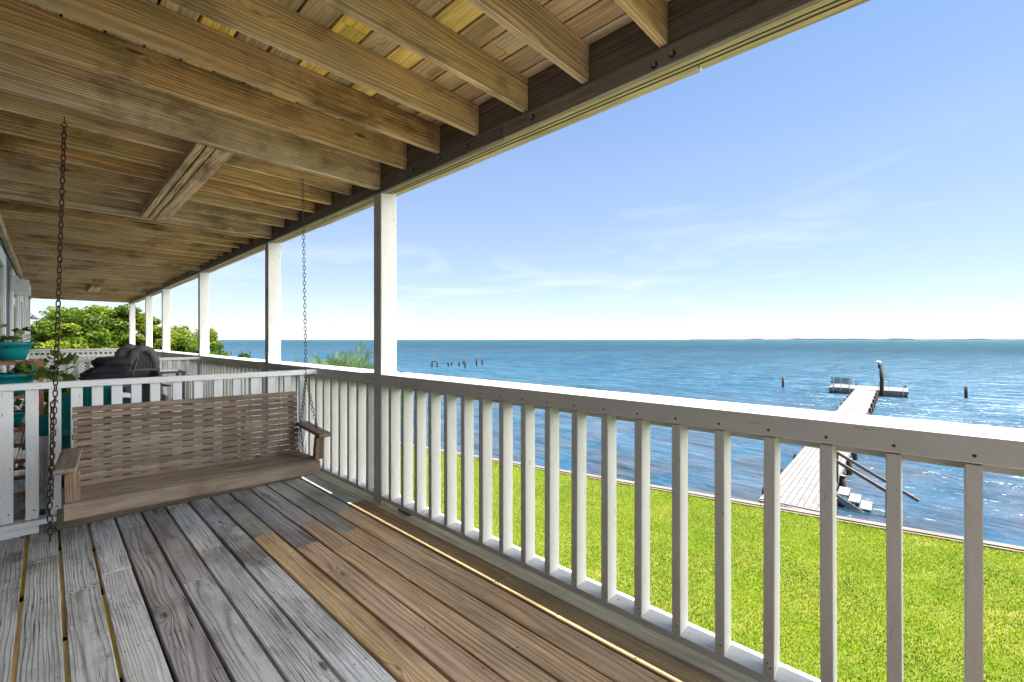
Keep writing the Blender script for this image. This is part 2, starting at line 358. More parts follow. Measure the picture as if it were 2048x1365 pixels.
def water_mat():
    m, nt, b = newmat('bay_water'); q = NT(nt)
    g = q.n('ShaderNodeNewGeometry'); P = g.outputs['Position']
    s = q.n('ShaderNodeSeparateXYZ'); q.l(P, s.inputs[0])
    # distance out from the bulkhead: deep blue-green offshore, weedy brown shallows by the wall
    shore = q.math('ADD', q.math('SUBTRACT', s.outputs[0], 13.0), q.math('MULTIPLY', s.outputs[1], 0.217))
    n = q.noise(P, (0.22, 0.5, 1), 5, 0.6, 0.5)
    bn = q.noise(P, (0.012, 0.05, 1), 4, 0.6)
    c = q.mix(q.mapr(bn, 0.35, 0.65), (0.006, 0.034, 0.066), (0.012, 0.054, 0.085))
    far = q.mapr(shore, 20, 600)
    c = q.mix(far, c, (0.008, 0.046, 0.066))
    sh = q.math('MULTIPLY', q.mapr(shore, 46, 4), q.mapr(n, 0.33, 0.60))
    c = q.mix(q.math('MULTIPLY', sh, 0.6), c, (0.050, 0.042, 0.040))
    n3 = q.noise(P, (0.9, 1.2, 1), 4, 0.65, 0.6, loc=(5, 5, 0))
    sh2 = q.math('MULTIPLY', q.mapr(shore, 3.5, 0.3), q.mapr(n3, 0.4, 0.6))
    c = q.mix(sh2, c, (0.055, 0.038, 0.012))
    w1 = q.noise(P, (0.85, 0.24, 1), 4, 0.6, 0.8)
    w2 = q.noise(P, (2.3, 0.9, 1), 3, 0.55, 0.5, loc=(9, 2, 0))
    w3 = q.noise(P, (0.33, 0.10, 1), 3, 0.6, 0.4, loc=(4, 21, 0))
    h = q.math('ADD', q.math('ADD', w1, q.math('MULTIPLY', w2, 0.42)), q.math('MULTIPLY', w3, 1.3))
    bp = q.n('ShaderNodeBump'); bp.inputs['Strength'].default_value = 1.0; bp.inputs['Distance'].default_value = 0.75
    h = q.math('MULTIPLY', h, q.mapr(shore, 0, 260, 0.30, 4.5))
    q.l(h, bp.inputs['Height'])
    rf2 = q.noise(P, (1.1, 0.30, 1), 9, 0.8, 0.5, loc=(33, 7, 0))
    c = q.mix(1.0, c, q.mix(q.mapr(rf2, 0.36, 0.64), (0.45, 0.5, 0.55), (1.7, 1.65, 1.6)), 'MULTIPLY')
    df = q.n('ShaderNodeBsdfDiffuse'); q.l(c, df.inputs[0]); q.l(bp.outputs[0], df.inputs['Normal'])
    gl = q.n('ShaderNodeBsdfGlossy'); gl.inputs['Roughness'].default_value = 0.27; q.l(bp.outputs[0], gl.inputs['Normal'])
    gl.inputs[0].default_value = (0.72, 0.88, 1.0, 1)
    fr = q.n('ShaderNodeFresnel'); fr.inputs[0].default_value = 1.33; q.l(bp.outputs[0], fr.inputs['Normal'])
    ruf = q.noise(P, (0.55, 0.16, 1), 9, 0.78, 0.4, loc=(3, 70, 0))
    fac = q.math('MULTIPLY', q.math('MINIMUM', q.math('MULTIPLY', fr.outputs[0], 1.3), 0.265), q.mapr(ruf, 0.34, 0.66, 0.15, 1.9))
    ms = q.n('ShaderNodeMixShader'); q.l(fac, ms.inputs[0]); q.l(df.outputs[0], ms.inputs[1]); q.l(gl.outputs[0], ms.inputs[2])
    q.l(ms.outputs[0], nt.nodes['Material Output'].inputs[0])
    return m
M['water'] = water_mat()

# ------------------------------------------------------------------ mesh builder
class MB:
    def __init__(s):
        s.v = []; s.f = []; s.m = []; s.wc = []; s.r = []; s.slots = []
        s.sm = []
    def slot(s, mat):
        if mat not in s.slots: s.slots.append(mat)
        return s.slots.index(mat)
    def box(s, c, L, W, T, mat, rot=None, bev=0.002, rnd=None, axis='x', jit=0.0):
        """board with length L, width W, thickness T; axis = world axis of the length; c = centre"""
        mi = s.slot(mat)
        if rot is None:
            rot = {'x': Matrix.Identity(3), 'y': Matrix(((0, -1, 0), (1, 0, 0), (0, 0, 1))),
                   'z': Matrix(((0, 0, -1), (0, 1, 0), (1, 0, 0)))}[axis]
        c = Vector(c)
        off = (rng.uniform(0, 60), rng.uniform(-0.09, 0.09), rng.uniform(0.02, 0.16) * rng.choice((-1, 1)))
        rr = rng.random() if rnd is None else rnd
        hx, hy, hz = L / 2, W / 2, T / 2
        b = min(bev, hx * .4, hy * .4, hz * .4)
        base = len(s.v); idx = {}
        for sx in (-1, 1):
            for sy in (-1, 1):
                for sz in (-1, 1):
                    for k in range(3):
                        p = [sx * hx, sy * hy, sz * hz]
                        for a in range(3):
                            if a != k: p[a] -= b * (sx, sy, sz)[a]
                        idx[(sx, sy, sz, k)] = len(s.v)
                        lp = Vector(p)
                        s.v.append(c + rot @ lp)
                        s.wc.append((lp.x + off[0], lp.y + off[1], lp.z + off[2])); s.r.append(rr)
        def face(ids):
            s.f.append(ids); s.m.append(mi); s.sm.append(False)
        for k in range(3):
            a, bb = [(1, 2), (2, 0), (0, 1)][k]
            for sg in (-1, 1):
                q = []
                for (u, v) in ((-1, -1), (1, -1), (1, 1), (-1, 1)):
                    key = [0, 0, 0]; key[k] = sg; key[a] = u; key[bb] = v
                    q.append(idx[(*key, k)])
                face(q if sg > 0 else q[::-1])
        # edges
        for k in range(3):      # edge parallel to axis k, between faces a and bb
            a, bb = [(1, 2), (2, 0), (0, 1)][k]
            for sa in (-1, 1):
                for sb in (-1, 1):
                    k1 = [0, 0, 0]; k1[k] = -1; k1[a] = sa; k1[bb] = sb
                    k2 = list(k1); k2[k] = 1
                    q = [idx[(*k1, a)], idx[(*k2, a)], idx[(*k2, bb)], idx[(*k1, bb)]]
                    face(q if sa * sb < 0 else q[::-1])
        for sx in (-1, 1):
            for sy in (-1, 1):
                for sz in (-1, 1):
                    q = [idx[(sx, sy, sz, 0)], idx[(sx, sy, sz, 1)], idx[(sx, sy, sz, 2)]]
                    face(q if sx * sy * sz > 0 else q[::-1])
        return s
    def beam(s, p0, p1, W, T, mat, up=(0, 0, 1), bev=0.002, rnd=None):
        p0 = Vector(p0); p1 = Vector(p1); d = p1 - p0; L = d.length; x = d / L
        z = Vector(up); y = z.cross(x)
        if y.length < 1e-5: y = Vector((0, 1, 0)).cross(x)
        y.normalize(); z = x.cross(y)
        return s.box((p0 + p1) / 2, L, W, T, mat, rot=Matrix((x, y, z)).transposed(), bev=bev, rnd=rnd)
    def quad(s, pts, mat, rnd=0.5):
        mi = s.slot(mat); b = len(s.v)
        for p in pts: s.v.append(Vector(p)); s.wc.append(tuple(p)); s.r.append(rnd)
        s.f.append(list(range(b, b + len(pts)))); s.m.append(mi); s.sm.append(False)
    def disc(s, c, r, n, mat, axis='z', sides=6):
        mi = s.slot(mat); b = len(s.v); c = Vector(c)
        for i in range(sides):
            a = 2 * PI * i / sides
            e = {'z': (math.cos(a), math.sin(a), 0), 'x': (0, math.cos(a), math.sin(a)), 'y': (math.sin(a), 0, math.cos(a))}[axis]
            p = c + Vector(e) * r
            s.v.append(p); s.wc.append(tuple(p)); s.r.append(.5)
        ids = list(range(b, b + sides))
        s.f.append(ids if n > 0 else ids[::-1]); s.m.append(mi); s.sm.append(False)
    def tube(s, pts, rad, mat, sides=8, cap=True, smooth=True, rnd=None, closed=False):
        mi = s.slot(mat); pts = [Vector(p) for p in pts]; n = len(pts)
        if not isinstance(rad, (list, tuple)): rad = [rad] * n
        rr = rng.random() if rnd is None else rnd; ro = rng.uniform(0, 40)
        base = len(s.v); prev = None; Lc = 0
        for i, p in enumerate(pts):
            if closed: t = pts[(i + 1) % n] - pts[i - 1]
            else: t = pts[min(i + 1, n - 1)] - pts[max(i - 1, 0)]
            t.normalize()
            if prev is None:
                a = Vector((0, 0, 1)) if abs(t.z) < .9 else Vector((1, 0, 0))
                x = t.cross(a).normalized()
            else:
                x = (prev - t * prev.dot(t)).normalized()
            prev = x; y = t.cross(x)
            if i: Lc += (p - pts[i - 1]).length
            for k in range(sides):
                a = 2 * PI * k / sides
                s.v.append(p + (x * math.cos(a) + y * math.sin(a)) * rad[i])
                s.wc.append((Lc + ro, rad[i] * math.cos(a) + .05, rad[i] * math.sin(a))); s.r.append(rr)
        rings = n if closed else n - 1
        for i in range(rings):
            for k in range(sides):
                j = (i + 1) % n; k2 = (k + 1) % sides
                s.f.append([base + i * sides + k, base + i * sides + k2, base + j * sides + k2, base + j * sides + k])
                s.m.append(mi); s.sm.append(smooth)
        if cap and not closed:
            s.f.append([base + k for k in range(sides)][::-1]); s.m.append(mi); s.sm.append(False)
            s.f.append([base + (n - 1) * sides + k for k in range(sides)]); s.m.append(mi); s.sm.append(False)
        return s
    def lathe(s, c, prof, mat, sides=24, cap0=True, cap1=True, smooth=True):
        return s.tube([Vector(c) + Vector((0, 0, z)) for z, r in prof], [r for z, r in prof], mat, sides, cap=True, smooth=smooth)
    def build(s, name, parent=None, origin=None):
        me = bpy.data.meshes.new(name)
        o = Vector(origin) if origin is not None else Vector((0, 0, 0))
        me.from_pydata([tuple(v - o) for v in s.v], [], s.f)
        for m in s.slots: me.materials.append(m)
        me.polygons.foreach_set('material_index', s.m)
        me.polygons.foreach_set('use_smooth', s.sm)
        a = me.attributes.new('wc', 'FLOAT_VECTOR', 'POINT'); a.data.foreach_set('vector', np.array(s.wc, dtype=np.float32).ravel())
        a = me.attributes.new('rnd', 'FLOAT', 'POINT'); a.data.foreach_set('value', np.array(s.r, dtype=np.float32))
        me.update()
        ob = bpy.data.objects.new(name, me); col.objects.link(ob)
        ob.location = o
        if parent is not None:
            ob.parent = parent
            ob.location = o - parent['_loc_v'] if False else o
            ob.matrix_parent_inverse = Matrix.Translation(-Vector(parent.location)) if parent.parent is None else parent_inv(parent)
        return ob
def parent_inv(p):
    # inverse of the world matrix for our unrotated objects
    return Matrix.Translation(-world_loc(p))
def world_loc(o):
    if o.parent is None: return Vector(o.location)
    return Vector(o.location) if True else None

def tag(o, label, cat, group=None, kind=None):
    if label: o['label'] = label
    if cat: o['category'] = cat
    if group: o['group'] = group
    if kind: o['kind'] = kind
    return o
def thing(name, loc, label, cat, group=None):
    o = bpy.data.objects.new(name, None); col.objects.link(o); o.location = loc; o.empty_display_size = 0.1
    return tag(o, label, cat, group)
def struct(name, mb):
    o = mb.build(name); o['kind'] = 'structure'; return o
def fastmesh(name, verts, faces, mat, rnd=None, parent=None, smooth=False):
    """verts (n,3), faces (m,k) numpy"""
    me = bpy.data.meshes.new(name); n = len(verts); m, k = faces.shape
    me.vertices.add(n); me.vertices.foreach_set('co', verts.astype(np.float32).ravel())
    me.loops.add(m * k); me.loops.foreach_set('vertex_index', faces.astype(np.int32).ravel())
    me.polygons.add(m); me.polygons.foreach_set('loop_start', np.arange(0, m * k, k, dtype=np.int32))
    if rnd is not None:
        a = me.attributes.new('rnd', 'FLOAT', 'POINT'); a.data.foreach_set('value', rnd.astype(np.float32))
    me.materials.append(mat); me.update(calc_edges=True); me.validate()
    if smooth: me.polygons.foreach_set('use_smooth', [True] * m)
    ob = bpy.data.objects.new(name, me); col.objects.link(ob)
    if parent is not None:
        ob.parent = parent; ob.matrix_parent_inverse = Matrix.Translation(-Vector(parent.location))
    return ob

# ================================================================== PORCH FLOOR
Y0, Y1 = -0.93, 19.35
RY0 = -0.95                     # the roof stops here: the porch ends behind the viewpoint
WALLX = -0.39
edges = [-0.387, -0.240, -0.093, 0.054, 0.202, 0.346, 0.498, 0.643, 0.795, 0.945, 1.086, 1.236, 1.378, 1.522, 1.672, 1.820, 1.965]
gaps = [.004, .013, .013, .013, .012, .012, .012, .013, .014, .013, .012, .010, .010, .009, .010, .005, .004]
J0 = 3.30; JP = 0.398         # joist line under the board ends
G, PL, GR, BR, PA = 'deck_grey', 'deck_plum', 'deck_green', 'deck_brown', 'deck_pale'
cols = [
    [(Y0, G), (2.55, G), (6.1, G)],
    [(Y0, G), (4.5, G), (9.0, G)],
    [(Y0, G), (3.88, G), (8.0, G)],
    [(Y0, G), (3.28, G), (7.0, G)],
    [(Y0, G), (3.40, G), (8.1, G)],
    [(Y0, G), (1.15, PL), (4.1, G), (9, G)],
    [(Y0, G), (2.95, PL), (7.3, G)],
    [(Y0, G), (3.30, G), (7.9, G)],
    [(Y0, G), (2.95, G), (5.1, G), (9.4, G)],
    [(Y0, BR), (3.31, GR), (4.1, GR), (8.2, G)],
    [(Y0, BR), (2.95, PL), (7.0, G)],
    [(Y0, BR), (2.75, BR), (3.30, PL), (8, G)],
    [(Y0, BR), (2.95, GR), (5.4, G)],
    [(Y0, BR), (0.4, BR), (3.33, GR), (7.3, G)],
    [(Y0, PA), (1.42, PA), (3.2, PA), (7.9, PA)],
    ]
cols.insert(14, [(Y0, 'deck_tan'), (1.75, 'deck_tan'), (3.42, GR), (7.7, GR)])
mb = MB()
for i in range(16):
    xa = edges[i] + gaps[i] / 2; xb = edges[i + 1] - gaps[i + 1] / 2
    segs = cols[i]
    for k, (ya, mt) in enumerate(segs):
        yb = segs[k + 1][0] if k + 1 < len(segs) else Y1
        w_ = xb - xa - rng.uniform(0, .003)
        top = -0.004 if i == 15 else rng.uniform(-0.0015, 0.0015)
        mb.box(((xa + xb) / 2 + rng.uniform(-.0012, .0012), (ya + yb) / 2, top - 0.019), yb - ya - 0.005, w_, 0.038, M[mt], axis='y', bev=0.003)
        if i < 15:
            yy = J0 + JP * math.ceil((ya - J0) / JP)
            ys = [ya + .02, yb - .022]
            while yy < yb:
                ys.append(yy); yy += JP
            for yy in ys:
                if yy > 9: continue
                for fx in (0.16, 0.5, 0.84):
                    if mt == BR and fx == .5: continue
                    if rng.random() < (.12 if mt != BR else .2): continue
                    mb.disc((xa + w_ * fx + rng.uniform(-.008, .008), yy + rng.uniform(-.012, .012), top + 0.0007), rng.uniform(.0032, .0058), 1, M['nail'])
struct('porch_floor', mb)
# what shows between the boards: yellow pine below on the house side, dark joists and underside elsewhere
mb = MB()
for i in (1, 2, 3, 4):
    x = edges[i]; y = Y0
    while y < 7:
        L = rng.uniform(.35, 1.2)
        mb.box((x, y + L / 2, -0.029), L - rng.uniform(.0, .02), .028, .012, M['roof_yellow'], axis='y', bev=0)
        y += L + rng.uniform(.03, .10)
struct('porch_ceiling_below', mb)
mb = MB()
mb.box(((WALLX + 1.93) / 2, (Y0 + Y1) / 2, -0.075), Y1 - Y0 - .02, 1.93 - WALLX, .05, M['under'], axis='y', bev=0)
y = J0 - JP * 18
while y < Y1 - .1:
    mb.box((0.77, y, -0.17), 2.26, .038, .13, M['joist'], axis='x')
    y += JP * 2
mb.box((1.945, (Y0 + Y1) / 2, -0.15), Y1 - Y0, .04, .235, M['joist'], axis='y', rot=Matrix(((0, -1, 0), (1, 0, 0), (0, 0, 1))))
struct('porch_framing', mb)

# ================================================================== PORCH ROOF
ZC = lambda Z: Z + EYE
JB = ZC(1.281)                  # joist bottoms
JT = ZC(1.462)
roof = thing('porch_roof', (0.75, 8, JB), 'timber porch ceiling of open joists and planks overhead', 'porch roof')
posts_y = [3.24, 5.89, 9.42, 13.1, 15.65, 19.15]
girder_y = [3.24, 5.76, 9.36, 13.0, 15.6]
jy = []
base_j = [0.842 - 4 * 0.39 + 0.0, 0.842 - 3 * .39, 0.842 - 2 * 0.39, 0.842 - .39, 0.842, 1.246, 1.650, 2.062, 2.452, 2.862, 3.728, 4.138, 4.514, 4.935, 5.34,
          6.20, 6.60, 7.017, 7.417, 7.868, 8.229, 8.666, 9.04, 9.75]
y = 9.75 + .405
while y < Y1 - .2:
    if all(abs(y - g) > .12 for g in girder_y): base_j.append(y)
    y += .405
for yj in [q for q in base_j if q > RY0]:
    m_ = MB()
    m_.beam((WALLX, yj + .019, (JB + JT) / 2), (1.859, yj + .019, (JB + JT) / 2), .038, JT - JB, M['joist'])
    m_.build('joist', roof)
gb = ZC(1.219)
for i, yg in enumerate(girder_y + [19.2]):
    m_ = MB()
    m_.beam((WALLX, yg + .019, (gb + JT) / 2), (1.859, yg + .019, (gb + JT) / 2), .038, JT - gb, M['joist'], rnd=.55)
    m_.beam((WALLX, yg + .059, (gb + JT) / 2 + .003), (1.859, yg + .059, (gb + JT) / 2 + .003), .038, JT - gb, M['joist'])
    m_.build('girder', roof)
# dark inner rim board, lower ledger, pale outer beams
m_ = MB()
m_.box((1.8695, (RY0 + Y1) / 2, (JT + gb) / 2 + .02), Y1 - RY0, .011, JT - gb + .02, M['rim'], axis='y')
yy = RY0
rb = ZC(1.186)
for L in (2.8, 3.84, 3.5, 3.6, 8.0):
    if yy + L > Y1: L = Y1 - yy
    m_.box((1.8635, yy + L / 2, (rb + JB - .004) / 2), L - .003, .022, JB - .004 - rb, M['rim_low'], axis='y', bev=.004)
    yy += L
m_.build('rim_board', roof)
m_ = MB()
for k, (xa, xb, zb) in enumerate([(1.876, 1.906, 1.186), (1.924, 1.950, 1.196), (1.970, 1.987, 1.209)]):
    cuts = [RY0, .8 if k == 2 else 1.6 + k * .7, 5.8 - k, 9.4 + k * .4, 14, Y1]
    for ya, yb in zip(cuts, cuts[1:]):
        zz = ZC(zb) + (0.004 if (k == 2 and ya < 0) else 0)
        m_.box(((xa + xb) / 2, (ya + yb) / 2, (zz + ZC(1.47)) / 2), yb - ya - .003, xb - xa, ZC(1.47) - zz, M['rim_light'], axis='y')
for (xa, xb, zb) in ((1.9065, 1.9235, 1.191), (1.9505, 1.9695, 1.2015)):  # dark strips put the shade of the seams into colour
    m_.box(((xa + xb) / 2, (RY0 + Y1) / 2, (ZC(zb) + ZC(1.44)) / 2), Y1 - RY0 - .01, xb - xa, ZC(1.44) - ZC(zb), M['gap_shade'], axis='y', bev=0)
m_.build('rim_beam', roof)
m_ = MB()
cuts = [RY0, .78, 4.9, 9.2, 13.8, Y1]
for i, (ya, yb) in enumerate(zip(cuts, cuts[1:])):
    zz = ZC(1.236) + (.005 if i % 2 == 0 else 0)
    m_.box((2.0435 + (.0 if i % 2 else -.001), (ya + yb) / 2, (zz + ZC(1.50)) / 2), yb - ya - .008, .078, ZC(1.50) - zz, M['rim_light'], axis='y')
m_.build('fascia', roof)
# roof planks seen between the joists
m_ = MB()
xe = [-0.39]
while xe[-1] < 1.75: xe.append(xe[-1] + .146)
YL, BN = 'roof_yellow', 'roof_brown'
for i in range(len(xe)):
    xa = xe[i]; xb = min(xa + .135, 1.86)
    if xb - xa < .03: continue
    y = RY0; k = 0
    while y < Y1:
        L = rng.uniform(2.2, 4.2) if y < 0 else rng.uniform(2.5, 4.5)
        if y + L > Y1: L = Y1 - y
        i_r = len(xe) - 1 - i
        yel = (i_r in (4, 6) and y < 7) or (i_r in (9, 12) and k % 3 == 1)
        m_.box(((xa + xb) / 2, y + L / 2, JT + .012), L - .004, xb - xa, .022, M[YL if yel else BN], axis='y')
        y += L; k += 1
m_.build('roof_planks', roof)
m_ = MB()
m_.box(((WALLX + 2.05) / 2, (RY0 + Y1) / 2, JT + .05), Y1 - RY0, 2.05 - WALLX, .03, M['gap_shade'], axis='y', bev=0)  # added dark sheet that shuts out the sky and keeps plank gaps black
m_.build('dark_gap_sheet', roof)
# ledger against the house wall
m_ = MB()
m_.box((WALLX + .035, (RY0 + Y1) / 2, ZC(1.24)), Y1 - RY0, .045, .10, M['joist'], axis='y')
m_.build('ledger', roof)
# blocking between joists that carried a fan
for (yb0, yb1, xc) in ((3.335, 5.75, None), (13.95, 15.6, .775)):
    m_ = MB()
    xs = [(.672, .700), (.712, .738), (.752, .795)] if xc is None else [(.70, .75), (.755, .80), (.805, .86)]
    xs = [(.645, .690), (.700, .742), (.752, .852)] if xc is None else [(.70, .75), (.756, .80), (.806, .88)]
    for (a, b_) in xs:
        zt = JB - .001; zb = ZC(1.219) + rng.uniform(0, .004)
        m_.box(((a + b_) / 2, (yb0 + yb1) / 2, (zt + zb) / 2), yb1 - yb0 - .03, b_ - a, zt - zb, M['joist'], axis='y', rnd=.62)
    m_.build('blocking', roof)
# bolts
def boltpos(px, py):
    return atx(px, py, 1.852)
for px, py in [(1345, 109), (1309, 131), (1065, 235), (934, 293), (879, 316), (826, 340)]:
    p = boltpos(px, py); p.z = min(max(p.z, rb + .02), JB - .03)
    m_ = MB(); m_.tube([(1.8530, p.y, p.z), (1.848, p.y, p.z)], .016, M['iron'], 14); m_.tube([(1.848, p.y, p.z), (1.837, p.y, p.z)], .009, M['bolt'], 6, smooth=False)
    m_.build('bolt', roof)

# ================================================================== POSTS
plabels = ['thick white square post nearest the camera, beside the end of the swing',
           'second white porch post back, between the swing and the blue water',
           'third white porch post back, where the inner picket divider meets the railing',
           'fourth white porch post back, green tree on both sides of it',
           'fifth white porch post back, left of the fourth, standing before the trees',
           'farthest white corner post, rising behind the grey round backed chair']
pw = .145; pd = .118
for i, y in enumerate(posts_y + [Y0 + .02]):
    m_ = MB()
    yc = y + pd / 2
    m_.box((1.86 + pw / 2, yc, ZC(1.226) / 2), ZC(1.226), pd, pw, M['white'], rot=Matrix(((0, 0, 1), (0, -1, 0), (1, 0, 0))), bev=.004)
    # side plates above the rail, split base block below it
    if i < 6:
        for zz in (.12, .5, .9):
            m_.disc((1.8595, yc + rng.uniform(-.03, .03), zz + rng.uniform(-.05, .05)), .005, -1, M['nail'], 'x')
    o = m_.build('porch_post', origin=(1.93, yc, 0))
    tag(o, plabels[i] if i < 6 else 'white porch post behind the viewpoint', 'post', 'white posts along the porch')

# ================================================================== OUTER RAILING (one span per bay)
ZT = ZC(-0.277)
CAPX0, CAPX1 = 1.860, 2.105
ZB0, ZB1 = 0.030, 0.064
def span(ya, yb, label, pitch=.1776, phase=None, first_nail=True):
    t = thing('railing_span', (1.9, (ya + yb) / 2, 0), label, 'railing', 'white picket railing spans along the water side')
    m_ = MB(); m_.box(((CAPX0 + .039 + CAPX1) / 2, (ya + yb) / 2, ZT - .0205), yb - ya - .002, CAPX1 - CAPX0 - .039, .038, M['white'], axis='y', bev=.003); m_.build('cap_rail', t)
    m_ = MB(); m_.box((1.8790, (ya + yb) / 2, ZT - .0415), yb - ya - .003, .038, .083, M['white'], axis='y', bev=.004)
    # outer board behind the picket tops
    m_.box((1.971, (ya + yb) / 2, ZT - .080), yb - ya - .004, .036, .082, M['white'], axis='y', bev=.002)
    ys = []
    y = phase if phase is not None else ya + .10
    while y - pitch > ya + .02: y -= pitch
    while y < yb - .03:
        if y > ya + .012: ys.append(y)
        y += pitch
    for y in ys: m_.disc((1.8594, y + .019, ZT - .06), .0055, -1, M['nail'], 'x', 7)
    m_.build('top_rail', t)
    m_ = MB(); m_.box((1.922, (ya + yb) / 2, (ZB0 + ZB1) / 2), yb - ya - .004, .122, ZB1 - ZB0, M['white'], axis='y', bev=.002); m_.build('bottom_rail', t)
    for y in ys:
        m_ = MB(); jx = rng.uniform(-.0015, .0015); h = ZT - .0875 - ZB1 - .001
        tilt = rng.uniform(-.004, .004)
        m_.beam((1.9065 + jx, y + .019 - tilt / 2, ZB1 + .001), (1.9065 + jx, y + .019 + tilt / 2, ZB1 + .001 + h), .037, .084 , M['white'], up=(1, 0, 0), bev=.002)
        m_.disc((1.8643 + jx - .0003, y + .015, ZB1 + .035), .004, -1, M['nail'], 'x', 6)
        if rng.random() < .5: m_.disc((1.8643 + jx - .0003, y + .025, ZB1 + .05), .0035, -1, M['nail'], 'x', 6)
        m_.build('baluster', t)
E1 = posts_y
span(Y0 + .05, E1[0] - .001, 'near white railing span running from the first post out past the right edge', phase=0.7894)
span(E1[0] + pd + .001, E1[1] - .001, 'white railing span right behind the swing seat, between first and second posts', pitch=.172)
span(E1[1] + pd + .001, E1[2] - .001, 'white railing span between the second and third posts, beyond the near divider')
span(E1[2] + pd + .001, E1[3] - .001, 'white railing span between the third and fourth posts')
span(E1[3] + pd + .001, E1[4] - .001, 'white railing span between the fourth and fifth posts')
span(E1[4] + pd + .001, E1[5] - .001, 'farthest white railing span, between the last two posts')

# dark wooden shim under the rail beside the first post
m_ = MB(); m_.box((1.905, 2.93, .011), .16, .07, .014, M['rim'], axis='y')
tag(m_.build('wood_shim'), 'small dark piece of wood under the rail at the foot of the first post', 'shim')

# ================================================================== DIVIDERS
def divider(y, x0, x1, ztop, label, xs, mat, wid=.05, zb=.095, tall=.045, capover=0.0):
    t = thing('divider_railing', ((x0 + x1) / 2, y, 0), label, 'divider railing')
    m_ = MB(); m_.beam((x0, y + .01, ztop - tall / 2), (x1, y + .01, ztop - tall / 2), .075, tall, mat, bev=.003); m_.build('top_rail', t)
    for x in xs:
        m_ = MB(); m_.beam((x, y + .015, zb + .001), (x, y + .015, ztop - tall - .001), wid, .034, mat, up=(0, 1, 0), bev=.002)
        if x < .3:
            m_.disc((x + .01, y - .0025, zb + .06), .006, 1, M['nail'], 'y')
        m_.build('baluster', t)
    return t
def dpos(a, b): return (aty(a, 750, 4.48).x + aty(b, 750, 4.48).x) / 2
pk = [dpos(3, 22), dpos(55, 73), dpos(102, 118), dpos(146, 161), dpos(188, 202), dpos(227, 241), dpos(266, 280), dpos(304, 317)]
nx = pk[-1]
while nx < 1.66:
    nx += .142; pk.append(nx)
D1 = divider(4.48, WALLX + .012, 1.845, ZC(-.296), 'near white picket divider railing crossing the porch behind the swing', pk, M['white_cool'], wid=.062)
m_ = MB(); m_.beam((WALLX + .012, 4.49, .075), (.045, 4.49, .075), .10, .036, M['white_cool'])
m_.build('bottom_rail', D1)
m_ = MB(); m_.beam((WALLX + .012, 4.475, .027), (-.04, 4.475, .027), .04, .05, M['white_cool'], up=(0, 0, 1))
m_.build('base_plate', D1)
m_ = MB(); m_.beam((.047, 4.44, .068), (1.70, 4.44, .068), .045, .134, M['swing'])
tag(m_.build('kick_board', origin=(.87, 4.44, 0)), 'brown board standing on edge on the floor under the swing', 'board')

xs2 = []; x = -.2
while x < 1.75: xs2.append(x); x += .125
divider(9.36, WALLX + .012, 1.845, ZC(-.30), 'white picket divider meeting the third post behind the grey chair', xs2, M['white'], wid=.05)
m_ = MB()
# lattice end railing
YLt = 19.05
lt_ = thing('lattice_railing', (.75, YLt, 0), 'white lattice railing closing the far end of the porch', 'lattice railing')
m_.beam((WALLX, YLt, ZC(-.30)), (1.85, YLt, ZC(-.30)), .09, .05, M['white']); m_.build('top_rail', lt_)
m_ = MB(); m_.beam((WALLX, YLt, ZC(-.50)), (1.85, YLt, ZC(-.50)), .02, .10, M['white']); m_.beam((WALLX, YLt, ZC(-.36)), (1.85, YLt, ZC(-.36)), .02, .06, M['white']); m_.build('middle_rail', lt_)
m_ = MB()
x = WALLX
while x < 1.85:
    m_.beam((x, YLt + .012, ZC(-.37)), (x, YLt + .012, ZC(-.48)), .055, .012, M['white'], up=(0, 1, 0)); x += .115
m_.build('lattice_band', lt_)
m_ = MB()
H_ = .72
x = WALLX - H_
while x < 1.85:
    for sgn, yo in ((1, .0), (-1, .009)):
        xa, xb = x, x + H_
        za, zb_ = (.05, .05 + H_) if sgn > 0 else (.05 + H_, .05)
        # clip to the panel
        lo, hi = max(xa, WALLX), min(xb, 1.85)
        if hi - lo > .03:
            f0 = (lo - xa) / H_; f1 = (hi - xa) / H_
            m_.beam((lo, YLt + .02 + yo, za + (zb_ - za) * f0), (hi, YLt + .02 + yo, za + (zb_ - za) * f1), .045, .008, M['white'], up=(0, 1, 0), bev=0)
    x += .10
m_.build('lattice_panel', lt_)
m_ = MB(); m_.beam((WALLX, YLt, .06), (1.85, YLt, .06), .04, .08, M['white']); m_.build('bottom_rail', lt_)

# ================================================================== PORCH SWING
SC = Vector((.722, 3.345, 0)); SA = R(-4.6)
swing = thing('porch_swing', (SC.x, SC.y + .25, .44), 'brown slatted wooden porch swing bench hanging on rusty chains', 'porch swing')
rx = Vector((math.cos(SA), math.sin(SA), 0)); ry = Vector((-math.sin(SA), math.cos(SA), 0))
def SW(x, y, z): return SC + rx * x + ry * y + Vector((0, 0, z))
m_ = MB(); W2 = .665
ys = [.012 + k * .0505 for k in range(9)]
for k, y in enumerate(ys):
    z = .437 - .0010 * k ** 1.6 + (0 if k else -.003)
    m_.beam(SW(-W2 + .002, y + .022, z), SW(W2 - .002, y + .022, z), .0405, .018, M['swing'], bev=.003)
m_.build('seat', swing)
m_ = MB()
m_.beam(SW(-W2 - .002, -.006, .395), SW(W2 + .002, -.006, .395), .030, .090, M['swing'], bev=.006, rnd=.7)
m_.build('apron', swing)
m_ = MB()
for x in (-.60, -.2, .2, .60):
    m_.beam(SW(x, .015, .378), SW(x, .47, .370), .04, .075, M['swing'])
m_.build('seat_frame', swing)
m_ = MB()
bb = Vector((0, .448, .405)); bt = Vector((0, .525, .905))
nS = 12
